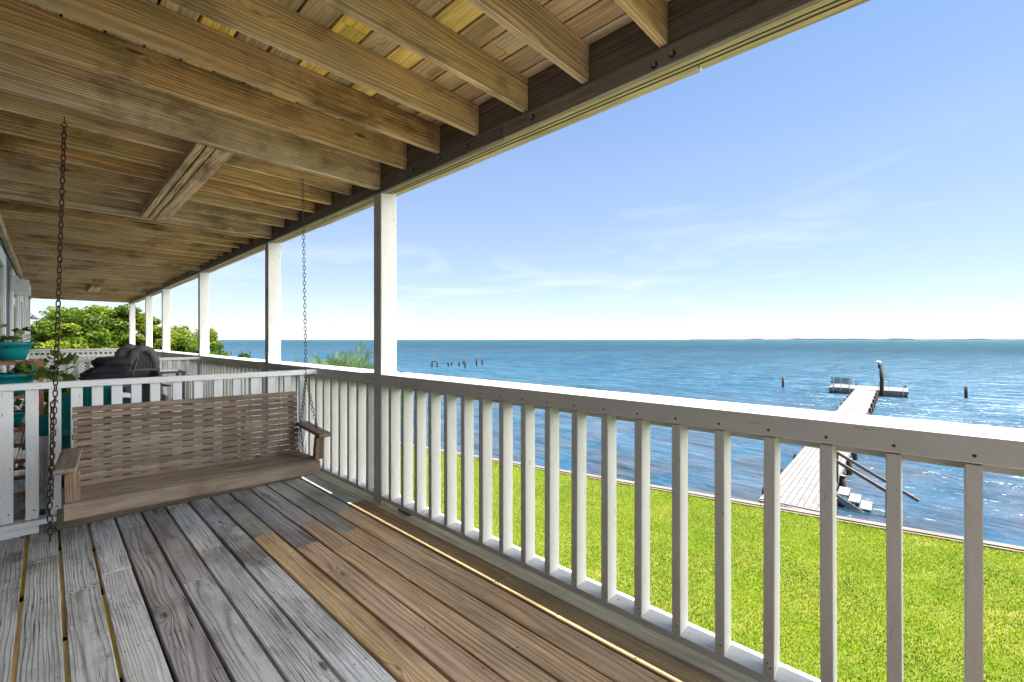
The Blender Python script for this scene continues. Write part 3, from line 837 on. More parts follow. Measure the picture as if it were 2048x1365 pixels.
for k in range(nS):
    f = (k + .5) / nS
    y = bb.y + (bt.y - bb.y) * f; z = bb.z + (bt.z - bb.z) * f
    d = SW(0, bt.y, bt.z) - SW(0, bb.y, bb.z); d.normalize()
    m_.beam(SW(-W2 + .01 + rng.uniform(-.004, .004), y, z), SW(W2 - .01 + rng.uniform(-.004, .004), y, z), .0365, .016, M['swing'], up=d.cross(rx), bev=.003)
    for xn in (W2 - .04,):
        p = SW(xn, y - .0095, z); m_.disc(p, .003, 1, M['nail'], 'y')
m_.build('backrest', swing)
for x in (-.615, -.21, .21, .615):
    m_ = MB(); m_.beam(SW(x, bb.y + .018, bb.z - .06), SW(x, bt.y + .018, bt.z - .012), .04, .02, M['swing'], up=(rx.y, -rx.x, 0))
    m_.build('back_rib', swing)
for sx in (-1, 1):
    m_ = MB(); xc = sx * .657 + (.0 if sx < 0 else .03)
    m_.beam(SW(xc, -.07, .628), SW(xc, .49, .640), .092, .026, M['swing'], bev=.010, rnd=.6); m_.build('armrest', swing)
    xq = xc + (.025 if sx < 0 else -.02)
    m_ = MB(); m_.beam(SW(xq, .035, .444), SW(xq, -.0, .613), .062, .045, M['swing'], up=(0, 1, 0), bev=.003); m_.build('arm_post', swing)

def chain(mbx, p0, p1, mat, pitch=.031, lw=.0225, wire=.0026, tw=0.0, sag=0.0):
    p0 = Vector(p0); p1 = Vector(p1); D = p1 - p0; n = max(1, round(D.length / pitch)); st = D / n
    t = D.normalized(); a = Vector((1, 0, 0)) if abs(t.x) < .9 else Vector((0, 1, 0))
    X = t.cross(a).normalized(); Yv = t.cross(X)
    ll = st.length + 2 * wire * 2.1
    for i in range(n):
        c = p0 + st * (i + .5)
        ang = tw + (PI / 2 if i % 2 else 0) + rng.uniform(-.12, .12)
        s_ = X * math.cos(ang) + Yv * math.sin(ang)
        h = ll / 2 - lw / 2; r_ = lw / 2 - wire
        pts = []
        for k in range(5):
            th = PI * k / 4; pts.append(c + t * (h + math.sin(th) * r_) + s_ * (math.cos(th) * r_))
        for k in range(5):
            th = PI + PI * k / 4; pts.append(c - t * (h - math.sin(th) * r_) + s_ * (math.cos(th) * r_))
        mbx.tube(pts, wire, mat, 6, closed=True)
def hook(mbx, p, mat, up=.05):
    pts = []
    for k in range(12):
        a = -PI * .2 + k / 11 * PI * 1.6
        pts.append(Vector(p) + Vector((math.cos(a) * .012, 0, math.sin(a) * .012)))
    mbx.tube(pts, .003, mat, 6)
    mbx.tube([Vector(p) + Vector((0, 0, .012)), Vector(p) + Vector((0, 0, up))], .003, mat, 6)
# left chain
tL = Vector((.068, 3.70, JB + .012)); jL = Vector((.030, 3.74, ZC(-.365)))
m_ = MB(); hook(m_, tL - Vector((0, 0, .035)), M['chain'])
chain(m_, tL - Vector((0, 0, .045)), jL, M['chain'], tw=.5, wire=.0032, lw=.025, pitch=.033); m_.build('chain', swing)
m_ = MB(); fL = SW(-.725, .10, .40); bL = SW(-.745, .46, .36)
hook(m_, jL, M['chain'], .02)
chain(m_, jL, fL, M['chain'], tw=.2, wire=.0032, lw=.025, pitch=.033); chain(m_, jL + Vector((-.01, .01, 0)), bL, M['chain'], tw=.9, wire=.0032, lw=.025, pitch=.033)
chain(m_, fL, fL + Vector((.005, -.01, -.17)), M['chain'], tw=.2, wire=.0032, lw=.025, pitch=.033)
m_.build('chain', swing)
# right chain
tR = Vector((1.432, 3.72, JB + .012)); jR = Vector((1.437, 3.665, ZC(-.30)))
m_ = MB(); hook(m_, tR - Vector((0, 0, .035)), M['chain_grey'])
chain(m_, tR - Vector((0, 0, .045)), jR, M['chain_grey'], tw=.4); m_.build('chain', swing)
aF = SW(.690, .12, .640); aB = SW(.665, .44, .642)
m_ = MB(); hook(m_, jR, M['chain_grey'], .02)
chain(m_, jR, aF, M['chain_grey'], tw=.3); chain(m_, jR, aB, M['chain_grey'], tw=.8); chain(m_, aB - Vector((0, 0, .03)), SW(.69, .45, .37), M['chain_grey'])
m_.tube([SW(.69, .45, .37), SW(.60, .45, .37)], .005, M['chain_grey'])
m_.build('chain', swing)

# ================================================================== HOUSE WALL
house = thing('house', (WALLX - 2, 8, -3.2), 'blue-grey sided house wall with white trimmed windows at the left edge', 'house')
m_ = MB()
m_.box((WALLX - 3.0, (-11 + 19.6) / 2, (-3.27 + 3.1) / 2), 19.6 + 11, 5.98, 6.37, M['siding'], axis='y', bev=0)
y = Y0
while y < 19.55:
    m_.box((WALLX - .006, y + .095, 1.3), 2.64, .19 - .012, .012, M['siding'], rot=Matrix(((0, 0, 1), (0, 1, 0), (1, 0, 0))) , bev=.001)
    y += .2
m_.build('wall', house)
m_ = MB(); m_.box((WALLX - 3.0, (-11 + 19.6) / 2, 3.14), 19.9 + 11, 6.1, .06, M['slab'], axis='y'); m_.build('roof', house)
m_ = MB(); m_.box((WALLX + .012, 19.5, 1.3), 2.62, .18, .05, M['trim'], rot=Matrix(((0, 0, 1), (0, 1, 0), (1, 0, 0)))); m_.build('corner_trim', house)
def window(ya, yb, z0, z1, tw=.11, mull=0):
    m_ = MB(); X = WALLX + .014
    m_.box((X, (ya + yb) / 2, z1 + tw / 2), yb - ya + 2 * tw, .03, tw, M['trim'], axis='y')
    m_.box((X, (ya + yb) / 2, z0 - tw / 2), yb - ya + 2 * tw, .035, tw, M['trim'], axis='y')
    for y in (ya - tw / 2, yb + tw / 2):
        m_.beam((X, y, z0), (X, y, z1), tw, .03, M['trim'], up=(1, 0, 0))
    for k in range(mull):
        y = ya + (yb - ya) * (k + 1) / (mull + 1)
        m_.beam((X - .004, y, z0), (X - .004, y, z1), .07, .02, M['trim'], up=(1, 0, 0))
    fr = m_.build('window_frame', house)
    m_ = MB(); m_.quad([(X - .008, ya, z0), (X - .008, yb, z0), (X - .008, yb, z1), (X - .008, ya, z1)], M['glass']); m_.build('pane', house)
window(.8, 2.9, .9, 2.05, mull=1)
window(5.2, 8.35, .15, 2.22, tw=.16, mull=1)
window(10.3, 11.9, .1, 2.1, tw=.3)
window(13.0, 14.2, .1, 2.1, tw=.3)
window(15.9, 17.8, .3, 2.1, tw=.4, mull=1)

# floodlight pair
pf = atx(35, 578, -.30)
fl = thing('floodlight', (WALLX, 10.9, ZC(.80)), 'white twin headed floodlight mounted high on the blue-grey wall', 'floodlight')
m_ = MB(); m_.tube([(WALLX, 9.85, ZC(.98)), (WALLX + .05, 9.85, ZC(.98))], .06, M['lamp_white'], 16); m_.tube([(WALLX + .04, 9.85, ZC(.97)), (WALLX + .09, 9.87, ZC(.90))], .018, M['lamp_white']); m_.build('mount', fl)
for (yc, zc) in ((9.7, ZC(.80)), (10.7, ZC(.80))):
    m_ = MB()
    m_.box((WALLX + .11, yc, zc), .03, .19, .17, M['lamp_white'], rot=Matrix(((0, 1, 0), (1, 0, 0), (0, 0, 1))), bev=.01)
    m_.box((WALLX + .11, yc + .05, zc), .07, .13, .12, M['lamp_white'], rot=Matrix(((0, 1, 0), (1, 0, 0), (0, 0, 1))), bev=.02)
    m_.build('lamp_head', fl)
# lantern at the far corner
pl = aty(66, 640, 19.75)
ln = thing('lantern', pl, 'small dark lantern hanging off the far corner of the house', 'lantern')
m_ = MB(); m_.lathe((pl.x, pl.y, pl.z + .02), [(0, .13), (.03, .12), (.10, .05), (.13, .015)], M['iron'], 6, smooth=False); m_.build('lantern_cap', ln)
m_ = MB()
for dx in (-.08, .08):
    for dy in (-.08, .08): m_.tube([(pl.x + dx, pl.y + dy, pl.z + .02), (pl.x + dx * .9, pl.y + dy * .9, pl.z - .2)], .009, M['iron'], 5)
m_.box((pl.x, pl.y, pl.z - .2), .17, .17, .02, M['iron']); m_.build('lantern_frame', ln)
m_ = MB(); m_.tube([(WALLX, pl.y, pl.z + .13), ((pl.x + WALLX) / 2, pl.y, pl.z + .2), (pl.x, pl.y, pl.z + .13)], .01, M['iron'], 6); m_.build('bracket', ln)

# ================================================================== FOLIAGE HELPERS
def leaves(name, centers, size, mat, parent, up=0.35, aspect=.62, seed=1, rbias=None):
    r_ = np.random.default_rng(seed); n = len(centers)
    nrm = r_.normal(size=(n, 3)); nrm[:, 2] = np.abs(nrm[:, 2]) + up; nrm /= np.linalg.norm(nrm, axis=1)[:, None]
    t = r_.normal(size=(n, 3)); t -= nrm * np.sum(t * nrm, axis=1)[:, None]; t /= np.linalg.norm(t, axis=1)[:, None]
    b = np.cross(nrm, t); s = size * r_.uniform(.6, 1.3, n)[:, None]
    c = centers
    P = np.stack([c - t * s * .5, c + b * s * aspect * .5 + nrm * s * .06, c + t * s * .5 - nrm * s * .05, c - b * s * aspect * .5 + nrm * s * .06], 1).reshape(-1, 3)
    Fc = np.arange(n * 4).reshape(-1, 4)
    rv = r_.uniform(0, 1, n) if rbias is None else np.clip(rbias + r_.normal(0, .18, n), 0, 1)
    return fastmesh(name, P, Fc, mat, np.repeat(rv, 4), parent)

def tree(base, height, rad, label, mat, n=22000, leaf=.16, seed=3, flat=.75, gap=.5, clumps=70):
    base = Vector(base); t = thing('tree', base, label, 'tree', 'trees beyond the end of the porch')
    r_ = random.Random(seed); g_ = np.random.default_rng(seed)
    m_ = MB(); top = base + Vector((0, 0, height * .6))
    trunk = [base + Vector((r_.uniform(-.15, .15) * k, r_.uniform(-.15, .15) * k, height * .16 * k)) for k in range(5)]
    m_.tube(trunk, [.22 * height / 6, .17 * height / 6, .14 * height / 6, .10 * height / 6, .06 * height / 6], M['bark'], 10)
    cen = base + Vector((0, 0, height - rad * flat * 1.25))
    tips = []
    for k in range(clumps):
        while True:
            p = Vector((r_.uniform(-1, 1), r_.uniform(-1, 1), r_.uniform(-.8, 1)))
            if .2 < p.length < 1: break
        rr_ = 1 + .09 * math.sin(3 * math.atan2(p.y, p.x) + seed) + .07 * math.sin(7 * p.x + 5 * p.z)
        q = cen + Vector((p.x * rad * rr_, p.y * rad * rr_, p.z * rad * flat * rr_))
        tips.append(q)
        if k < 26:
            s0 = trunk[r_.choice((2, 3, 4))]; mid = s0.lerp(q, .5) + Vector((0, 0, .12 * rad))
            m_.tube([s0, mid, q], [.05 * height / 6, .03 * height / 6, .008], M['bark'], 6)
    m_.build('trunk', t)
    cc = []; bias = []
    per = n // clumps
    for q in tips:
        rc = rad * g_.uniform(.11, .27)
        d = g_.normal(size=(per, 3)); d /= np.linalg.norm(d, axis=1)[:, None]
        rr_ = g_.uniform(.2, 1, per) ** .6
        pts = np.array(q)[None] + d * (rr_ * rc)[:, None] * np.array([1.15, 1.15, .62])
        cc.append(pts); bias.append(np.full(per, g_.uniform(.2, .75)))
    leaves('crown', np.concatenate(cc), leaf, mat, t, seed=seed, rbias=np.concatenate(bias))
    return t

GZ = -3.27
def tbase(px, Y): p = aty(px, 690, Y); return (p.x, p.y, GZ)
def ttop(px, py, Y): return aty(px, py, Y).z - GZ
TREES = [
    (88, 624, 24.5, 1.9, 'spreading yellow-green tree at the far left beside the house corner', 'leaf'),
    (212, 584, 27.0, 2.2, 'tallest tree beyond the porch end, left of the corner post', 'leaf'),
    (150, 632, 32.0, 3.2, 'pale green tree filling the gap left of the tallest tree', 'leaf'),
    (288, 646, 31.0, 2.6, 'dark green tree seen between the two farthest posts', 'leaf_dark'),
    (345, 634, 27.0, 2.3, 'rounded green tree between the fourth and third posts', 'leaf'),
    (405, 668, 25.5, 1.9, 'low sloping green tree meeting the water line by the third post', 'leaf_dark'),
    (440, 695, 24.0, 1.3, 'small green bush crown just right of the third post', 'leaf'),
    (30, 640, 34.0, 3.0, 'green tree mostly hidden behind the house corner', 'leaf_dark')]
for i, (px, py, Y, rad, lab, mt) in enumerate(TREES):
    tree(tbase(px, Y), ttop(px, py, Y), rad, lab, M[mt], n=52000 if rad > 1.5 else 26000, leaf=.135, seed=47 + i, flat=.95, clumps=130)

# ---- palm
def frond(mbx, base, dirv, L, droop, mat, nl=34, ll=.5, w=.016, seed=0):
    r_ = random.Random(seed); d = Vector(dirv).normalized(); up = Vector((0, 0, 1))
    pts = []; p = Vector(base); n = 12; dd = d.copy()
    for k in range(n + 1):
        pts.append(p.copy()); dd = (dd - up * droop / n).normalized(); p = p + dd * L / n
    mbx.tube(pts, [.012 - .009 * k / n for k in range(n + 1)], mat, 5, rnd=.8)
    for k in range(nl):
        f = .12 + .88 * k / nl; i = min(int(f * n), n - 1); c = pts[i].lerp(pts[i + 1], f * n - i)
        t = (pts[i + 1] - pts[i]).normalized(); s = t.cross(up)
        if s.length < .1: s = Vector((1, 0, 0))
        s.normalize(); nn = s.cross(t)
        l_ = ll * math.sin(PI * min(1, .18 + .8 * f)) ** .6 * r_.uniform(.85, 1.1)
        for sg in (-1, 1):
            e = (s * sg * .5 + t * .9 + nn * .12).normalized()
            tip = c + e * l_ - up * l_ * .28; mid = c + e * l_ * .5
            wv = t * w
            rn = r_.random()
            mbx.quad([c - wv, c + wv, mid + wv * .9, mid - wv * .9], mat, rn)
            mbx.quad([mid - wv * .9, mid + wv * .9, tip], mat, rn)
pc = atd(688, 838, 7.6)
palm = thing('palm_tree', (pc.x, pc.y, GZ), 'green palm with feathery fronds rising just above the railing', 'palm tree')
m_ = MB(); m_.tube([(pc.x + .1 * math.sin(k), pc.y, GZ + (pc.z - GZ) * k / 8) for k in range(9)], [.2, .17, .16, .15, .15, .15, .16, .17, .12], M['palm_bark'], 12); m_.build('trunk', palm)
m_ = MB()
r_ = random.Random(5)
for k in range(170):
    a = r_.uniform(0, 2 * PI); e = r_.uniform(.45, 1.4)
    d = Vector((math.cos(a) * math.cos(e), math.sin(a) * math.cos(e), math.sin(e)))
    frond(m_, pc + Vector((0, 0, r_.uniform(-.1, .1))), d, r_.uniform(.95, 1.42), r_.uniform(.5, 2.1), M['palm'], nl=30, ll=.46, w=.009, seed=k)
m_.build('crown', palm)

# ================================================================== LAWN, BULKHEAD, WATER
WZ = -3.77
bdir = Vector((13.4 - 10.25, -1.26 - 13.26, 0)).normalized()     # along the bulkhead
bA = Vector(atz(890, 905, GZ)); bB = Vector(atz(2048, 1103, GZ))
bdir = (bA - bB).normalized(); bn_ = Vector((bdir.y, -bdir.x, 0))        # bn_ points to the water
if bn_.x < 0: bn_ = -bn_
def onb(t, off=0, z=GZ): p = bB + bdir * t + bn_ * off; return Vector((p.x, p.y, z))
mb = MB()
pts = [onb(-60), onb(90)]
mb.quad([(-400, -60, GZ), (pts[0].x, pts[0].y, GZ), (pts[1].x, pts[1].y, GZ), (-400, 120, GZ)], M['ground'])
mb.quad([(-400, 120, GZ), (pts[1].x, pts[1].y, GZ), (pts[1].x - 200, 900, GZ), (-900, 900, GZ)], M['ground'])
struct('lawn', mb)
mb = MB(); S = 22000
mb.quad([(-S, -S, WZ), (S, -S, WZ), (S, S, WZ), (-S, S, WZ)], M['water'])
struct('water', mb)
bk = thing('bulkhead', onb(7), 'long timber seawall with pale cap board between lawn and water', 'seawall')
m_ = MB(); t0 = -58
while t0 < 88:
    L = 4.2
    m_.beam(onb(t0, .0, GZ + .045), onb(t0 + L - .01, .0, GZ + .045), .20, .04, M['bulk'])
    m_.beam(onb(t0, -.16, GZ + .02), onb(t0 + L - .01, -.16, GZ + .02), .07, .04, M['bulk'])
    t0 += L
m_.build('cap_board', bk)
m_ = MB(); t0 = -58
while t0 < 88:
    m_.beam(onb(t0, .05, (WZ - .6 + GZ) / 2), onb(t0 + 4.19, .05, (WZ - .6 + GZ) / 2), .06, GZ - WZ + .6, M['piling']); t0 += 4.2
m_.build('sheet_wall', bk)
pr = atz(1657, 1034, GZ)
m_ = MB(); m_.tube([(pr.x - .12, pr.y + .13, GZ + .03), (pr.x - .05, pr.y + .05, GZ + .05), (pr.x + .06, pr.y - .08, GZ + .045), (pr.x + .1, pr.y - .14, GZ + .02)], [.04, .10, .09, .03], M['rock'], 8, smooth=True)
tag(m_.build('rock', origin=(pr.x, pr.y, GZ)), 'pale flat stone on the grass at the pier entrance', 'rock')

# grass blades on the part of the lawn in view
def grass():
    # polygon: visible lawn
    N = 620000
    x = nrg.uniform(2.2, 14.8, N); y = nrg.uniform(-5.0, 19, N)
    lim = bB.x + (bA.x - bB.x) * (y - bB.y) / (bA.y - bB.y)
    d = np.sqrt(x * x + y * y)
    bare = np.sin(x * 1.7 + np.sin(y * 1.1) * 2) * np.sin(y * 1.3 + np.cos(x * 2.1) * 1.7)
    keep = ((bare < .93) | (nrg.uniform(0, 1, N) < .45)) & (x < lim - .20) & (nrg.uniform(0, 1, N) < np.clip(1.15 - d / 26, .25, 1)) & (x * .723 + y * .691 > 1.2) & (y / x > -.55)
    edge = np.clip(1 - (lim - x) / .55, 0, 1)[keep]
    x, y = x[keep], y[keep]; n = len(x)
    # clumpy heights and hues
    def vn(s, sd):
        g = np.random.default_rng(sd).uniform(0, 1, (64, 64)); u = (x * s) % 63; v = (y * s) % 63
        i = u.astype(int); j = v.astype(int); a = u - i; b = v - j; a = a * a * (3 - 2 * a); b = b * b * (3 - 2 * b)
        return (g[i, j] * (1 - a) + g[i + 1, j] * a) * (1 - b) + (g[i, j + 1] * (1 - a) + g[i + 1, j + 1] * a) * b
    cl = vn(15.0, 1); big = vn(.8, 2); md = vn(2.1, 3)
    h = (.014 + .026 * cl * nrg.uniform(.4, 1.2, n)) * (1 + 1.6 * edge * nrg.uniform(0, 1, n)); wd = nrg.uniform(.007, .017, n)
    a = nrg.uniform(0, 2 * PI, n); lean = nrg.uniform(.1, 1.1, n); b = a + PI / 2 + nrg.uniform(-.5, .5, n)
    bx, by = x, y
    tx = x + np.cos(b) * lean * h; ty = y + np.sin(b) * lean * h
    z0 = np.full(n, GZ + .002); z1 = GZ + h + .006
    P = np.zeros((n, 4, 3))
    P[:, 0] = np.stack([bx - np.cos(a) * wd * .4, by - np.sin(a) * wd * .4, z0], 1)
    P[:, 1] = np.stack([bx + np.cos(a) * wd * .4, by + np.sin(a) * wd * .4, z0], 1)
    P[:, 2] = np.stack([tx + np.cos(a) * wd * .5, ty + np.sin(a) * wd * .5, z1], 1)
    P[:, 3] = np.stack([tx - np.cos(a) * wd * .5, ty - np.sin(a) * wd * .5, z1 + h * .15], 1)
    rv = np.clip(-.13 + .34 * big + .30 * md + .42 * cl + nrg.normal(0, .22, n), 0, 1)
    ob = fastmesh('grass', P.reshape(-1, 3), np.arange(n * 4).reshape(-1, 4), M['grass'], np.repeat(rv, 4))
    tag(ob, 'bright green lawn grass and clover in front of the water', 'grass', kind='stuff')
grass()

# ================================================================== PIER
PZ = GZ + .04
pL = atz(1514, 1003, PZ); pR = atz(1646, 1023.6, PZ)
def cc_(x, y): return 1450 + x / 2.73, 650 + y / 2.73
qL = atz(*cc_(712, 348), PZ); qR = atz(*cc_(828, 358), PZ)
ax = (((qL + qR) / 2) - ((pL + pR) / 2)); ax.z = 0; plen = ax.length; ax.normalize()
pwid = 1.52
pv = Vector((ax.y, -ax.x, 0))                     # to the right of the pier as seen walking out
pc0 = (pL + pR) / 2; pc0.z = 0
def PP(s, o, z): return Vector((pc0.x, pc0.y, 0)) + ax * s + pv * o + Vector((0, 0, z))
pier = thing('pier', PP(0, 0, WZ), 'long pale plank pier reaching from the seawall out into the bay', 'pier')
m_ = MB()
s = -.25; n_ = 11
# planks run crosswise on most piers; this one shows ribbed panels along the walkway
pwh = pwid / 2
k = 0
strip = pwid / 10
s0 = .12
while s0 < plen + .3:
    L = .61
    for j in range(10):
        o = -pwh + strip * (j + .5)
        m_.beam(PP(s0, o, PZ - .012), PP(min(s0 + L, plen + .3) - .01, o, PZ - .012), strip - .013, .03, M['pier'], bev=.002)
    s0 += L
m_.build('walkway', pier)
m_ = MB()
m_.beam(PP(.05, 0, PZ - .04), PP(plen + .25, 0, PZ - .04), pwid - .02, .02, M['pier_side'])
for sg in (-1, 1): m_.beam(PP(.1, sg * (pwh - .02), PZ - .13), PP(plen, sg * (pwh - .02), PZ - .13), .04, .19, M['pier_side'])
m_.build('stringer', pier)
# head platform
def head_hit(px):
    r_h = ray(px, 700); A_ = PP(plen, 0, 0)
    return -(A_.x * r_h.y - A_.y * r_h.x) / (pv.x * r_h.y - pv.y * r_h.x)
o0, o1 = head_hit(1657), head_hit(1817)
hl = PP(plen, o0, PZ); hv = pv.copy(); hlen = o1 - o0; hn = ax.copy()
HD = 4.0
def HH(s, o, z): return Vector((hl.x, hl.y, 0)) + hv * s + hn * o + Vector((0, 0, z))
m_ = MB()
j = 0
while j < HD - .05:
    m_.beam(HH(0, j + .07, PZ - .01), HH(hlen, j + .07, PZ - .01), .135, .03, M['pier']); j += .145
m_.build('head_platform', pier)
m_ = MB(); m_.beam(HH(0, .02, PZ - .17), HH(hlen, .02, PZ - .17), .05, .29, M['pier_side']); m_.beam(HH(0, HD - .02, PZ - .14), HH(hlen, HD - .02, PZ - .14), .05, .23, M['pier_side'])
for sgn in (.02, hlen - .02): m_.beam(HH(sgn, .05, PZ - .14), HH(sgn, HD - .05, PZ - .14), .05, .23, M['pier_side'])
m_.build('head_skirt', pier)
def piling(p, h, r=.10, parent=None, top=None, lean=(0, 0)):
    m_ = MB(); p = Vector(p)
    m_.tube([(p.x, p.y, WZ - 1), (p.x + lean[0] * .5, p.y + lean[1] * .5, WZ + h * .5), (p.x + lean[0], p.y + lean[1], WZ + h)], [r, r * .95, r * .85], M['piling'], 10)
    if top: m_.tube([(p.x + lean[0], p.y + lean[1], WZ + h), (p.x + lean[0], p.y + lean[1], WZ + h + .02)], r * 1.02, M['bulk'], 10)
    return m_.build('piling', parent, origin=None if parent else (p.x, p.y, WZ))
s = 1.4
while s < plen:
    for sg in (-1, 1):
        piling(PP(s, sg * (pwh + .10), 0), PZ - WZ + (.05 if sg > 0 else -.02), .10, pier, top=sg > 0)
    s += 2.75
for o in (.1, HD - .1):
    for s in (.15, hlen * .33, hlen * .66, hlen - .15):
        piling(HH(s, o + (.12 if o > 1 else -.02), 0), PZ - WZ + (.28 if (o > 1 and s > .2) else -.03), .09, pier)
# stairs into the water with a pair of handrails
st0 = atz(1690, 965, PZ)
rel = Vector((st0.x, st0.y, 0)) - Vector((pc0.x, pc0.y, 0)); sS = rel.dot(ax)
m_ = MB()
S1 = 3.05
for k in range(5):
    c0 = PP(S1, pwh + .22 + k * .27, PZ - .16 - k * .155)
    m_.box(c0, .86, .27, .05, M['grille'], rot=Matrix((ax, pv, Vector((0, 0, 1)))).transposed(), bev=.004)
    m_.box(c0 - Vector((0, 0, .085)) - ax * .0 , .86, .02, .12, M['teal_dark'] if False else M['grille'], rot=Matrix((ax, pv, Vector((0, 0, 1)))).transposed(), bev=0)
for s in (-.45, .45):
    m_.beam(PP(S1 + s, pwh + .02, PZ - .22), PP(S1 + s, pwh + 1.35, PZ - .22 - .76), .03, .16, M['grille'])
m_.build('steps', pier)
for s, hh, ol in ((-.45, .0, 1.42), (.62, .0, 1.95)):
    m_ = MB()
    zt = PZ + .92
    a_ = PP(S1 + s, pwh - .05, zt); b_ = PP(S1 + s, pwh + ol, zt - .567 * (ol + .05))
    m_.beam(a_, b_, .07, .09, M['rail_dark'], bev=.004)
    m_.beam(PP(S1 + s, pwh + .0, PZ - .1), PP(S1 + s, pwh + .0, zt - .04), .07, .07, M['rail_dark'], up=(0, 1, 0))
    m_.beam(PP(S1 + s, pwh + 1.25, WZ - .5), PP(S1 + s, pwh + 1.25, zt - .78), .07, .07, M['rail_dark'], up=(0, 1, 0))
    m_.build('handrail', pier)

# bench on the platform
bs0, bs1 = .05 * hlen, .285 * hlen
bench = thing('pier_bench', HH((bs0 + bs1) / 2, .1, PZ), 'slatted bench with white posts on the left of the pier platform', 'bench')
m_ = MB()
for k in range(5):
    m_.beam(HH(bs0 - .1, .06, PZ + .46 + k * .115), HH(bs1 + .12, .06, PZ + .46 + k * .115), .022, .09, M['bulk'])
m_.build('backrest', bench)
for s in (bs0 + .08, (bs0 + bs1) / 2, bs1):
    m_ = MB(); m_.beam(HH(s, -.04, PZ - .30), HH(s, -.0, PZ + .99), .05, .05, M['white'], up=(0, 1, 0)); m_.build('leg', bench)
m_ = MB()
for k in range(4): m_.beam(HH(bs0, .14 + k * .1, PZ + .42), HH(bs1, .14 + k * .1, PZ + .42), .085, .03, M['bulk'])
m_.build('seat', bench)
for s in (bs0 + .1, bs1 - .1):
    m_ = MB(); m_.beam(HH(s, .48, PZ), HH(s, .48, PZ + .4), .05, .05, M['white'], up=(0, 1, 0)); m_.build('leg', bench)
# white bar on the right
ft = thing('mooring_rack', HH(hlen - 1.2, .05, PZ), 'white horizontal bar on thin posts right of the tall piling', 'rack')
g0, g1 = .70 * hlen, .95 * hlen
m_ = MB(); m_.beam(HH(g0, -.03, PZ + .98), HH(g1, -.03, PZ + .93), .05, .09, M['trim'])
for k in range(5): m_.beam(HH(g0 + .1 + k * .2, -.03, PZ + 1.03), HH(g0 + .22 + k * .2, -.03, PZ + 1.05), .05, .03, M['trim'])
m_.build('crossbar', ft)
for s in (g0 + .05, g1 - .06):
    m_ = MB(); m_.beam(HH(s, -.04, PZ - .32), HH(s, -.04, PZ + .94), .045, .045, M['white'], up=(0, 1, 0)); m_.build('leg', ft)
# tall piling with a lamp
tp = HH(.685 * hlen, -.16, 0)
m_ = MB(); m_.tube([(tp.x, tp.y, WZ - 1), (tp.x, tp.y, WZ + 1.6), (tp.x + .02, tp.y + .05, WZ + 2.85)], [.15, .14, .125], M['piling'], 12)
tall = m_.build('tall_piling', origin=(tp.x, tp.y, WZ)); tag(tall, 'tall dark wooden piling with a lamp on top, at the pier head', 'piling')
m_ = MB(); m_.tube([(tp.x - .02, tp.y + .19, WZ + 2.5), (tp.x - .02, tp.y + .21, WZ + 3.08)], .05, M['iron'], 8)
m_.build('lamp_arm', tall)
m_ = MB(); m_.lathe((tp.x - .02, tp.y + .21, WZ + 3.07), [(0, .05), (.02, .21), (.05, .20), (.09, .12), (.12, .03)], M['white_plastic'], 14); m_.build('lamp', tall)
m_ = MB()
for k in range(3):
    m_.tube([(tp.x - .1, tp.y + .19 - k * .34, WZ + 2.2), (tp.x - .14, tp.y + .22 - k * .36, WZ + 1.4), (tp.x - .1, tp.y + .2 - k * .35, WZ + .55)], .012, M['iron'], 5)
m_.build('rope', tall)

# stray pilings standing in the water
sp = [((1566, 775), (1566, 754), .12, 'lone dark piling in the water left of the pier platform'),
      ((1932, 797), (1932, 773), .12, 'lone dark piling in the water right of the pier platform')]
for (b0, t0_, r0, lab) in sp:
    p = atz(b0[0], b0[1], WZ); h = (b0[1] - t0_[1]) / F * (p.x * math.sin(YAW) + p.y * math.cos(YAW))
    tag(piling(p, h, r0), lab, 'piling', 'old pilings standing in the water')
def cc2(x, y): return 840 + x / 12.8, 690 + y / 12.8
far = [((725, 545), 435, 'short far piling, left one of the low close pair'), ((812, 530), 435, 'short far piling, right one of the low close pair'),
       ((1005, 545), 410, 'far piling standing alone between the low pair and the taller pair'), ((1112, 500), 385, 'thin far piling, rear one of the close middle pair'),
       ((1157, 585), 390, 'thin far piling, front one of the close middle pair'), ((1447, 540), 325, 'tallest far piling, second from the right end of the row'),
       ((1595, 508), 345, 'rightmost piling of the far row')]
def farpile(b, ty, lab, r0=.17):
    px, py = cc2(*b); p = atz(px, py, WZ); fd = p.x * math.sin(YAW) + p.y * math.cos(YAW)
    tag(piling(p, (b[1] - ty) / 12.8 / F * fd, r0), lab, 'piling', 'old pilings standing in the water')
for b, ty, lab in far: farpile(b, ty, lab)
pa = atz(*cc2(308, 570), WZ); pb = atz(*cc2(443, 575), WZ)
fr = thing('timber_frame', pa, 'two far pilings joined by a crossbeam, left end of the row', 'piling frame')
hA = 1.15
piling(pa, hA, .17, fr); piling(pb, hA, .17, fr)
m_ = MB(); m_.beam((pa.x, pa.y, WZ + hA - .08), (pb.x, pb.y, WZ + hA - .1), .14, .14, M['piling']); m_.build('crossbeam', fr)
# distant posts left of the second post
for i, (px, py, lab) in enumerate([(462, 709, 'tiny distant piling just right of the bush'), (483, 709, 'tiny distant piling, middle one left of the second post'), (500, 708, 'tiny distant piling nearest the left of the second post')]):
    p = atz(px, py, WZ); tag(piling(p, 1.3, .18), lab, 'piling', 'old pilings standing in the water')

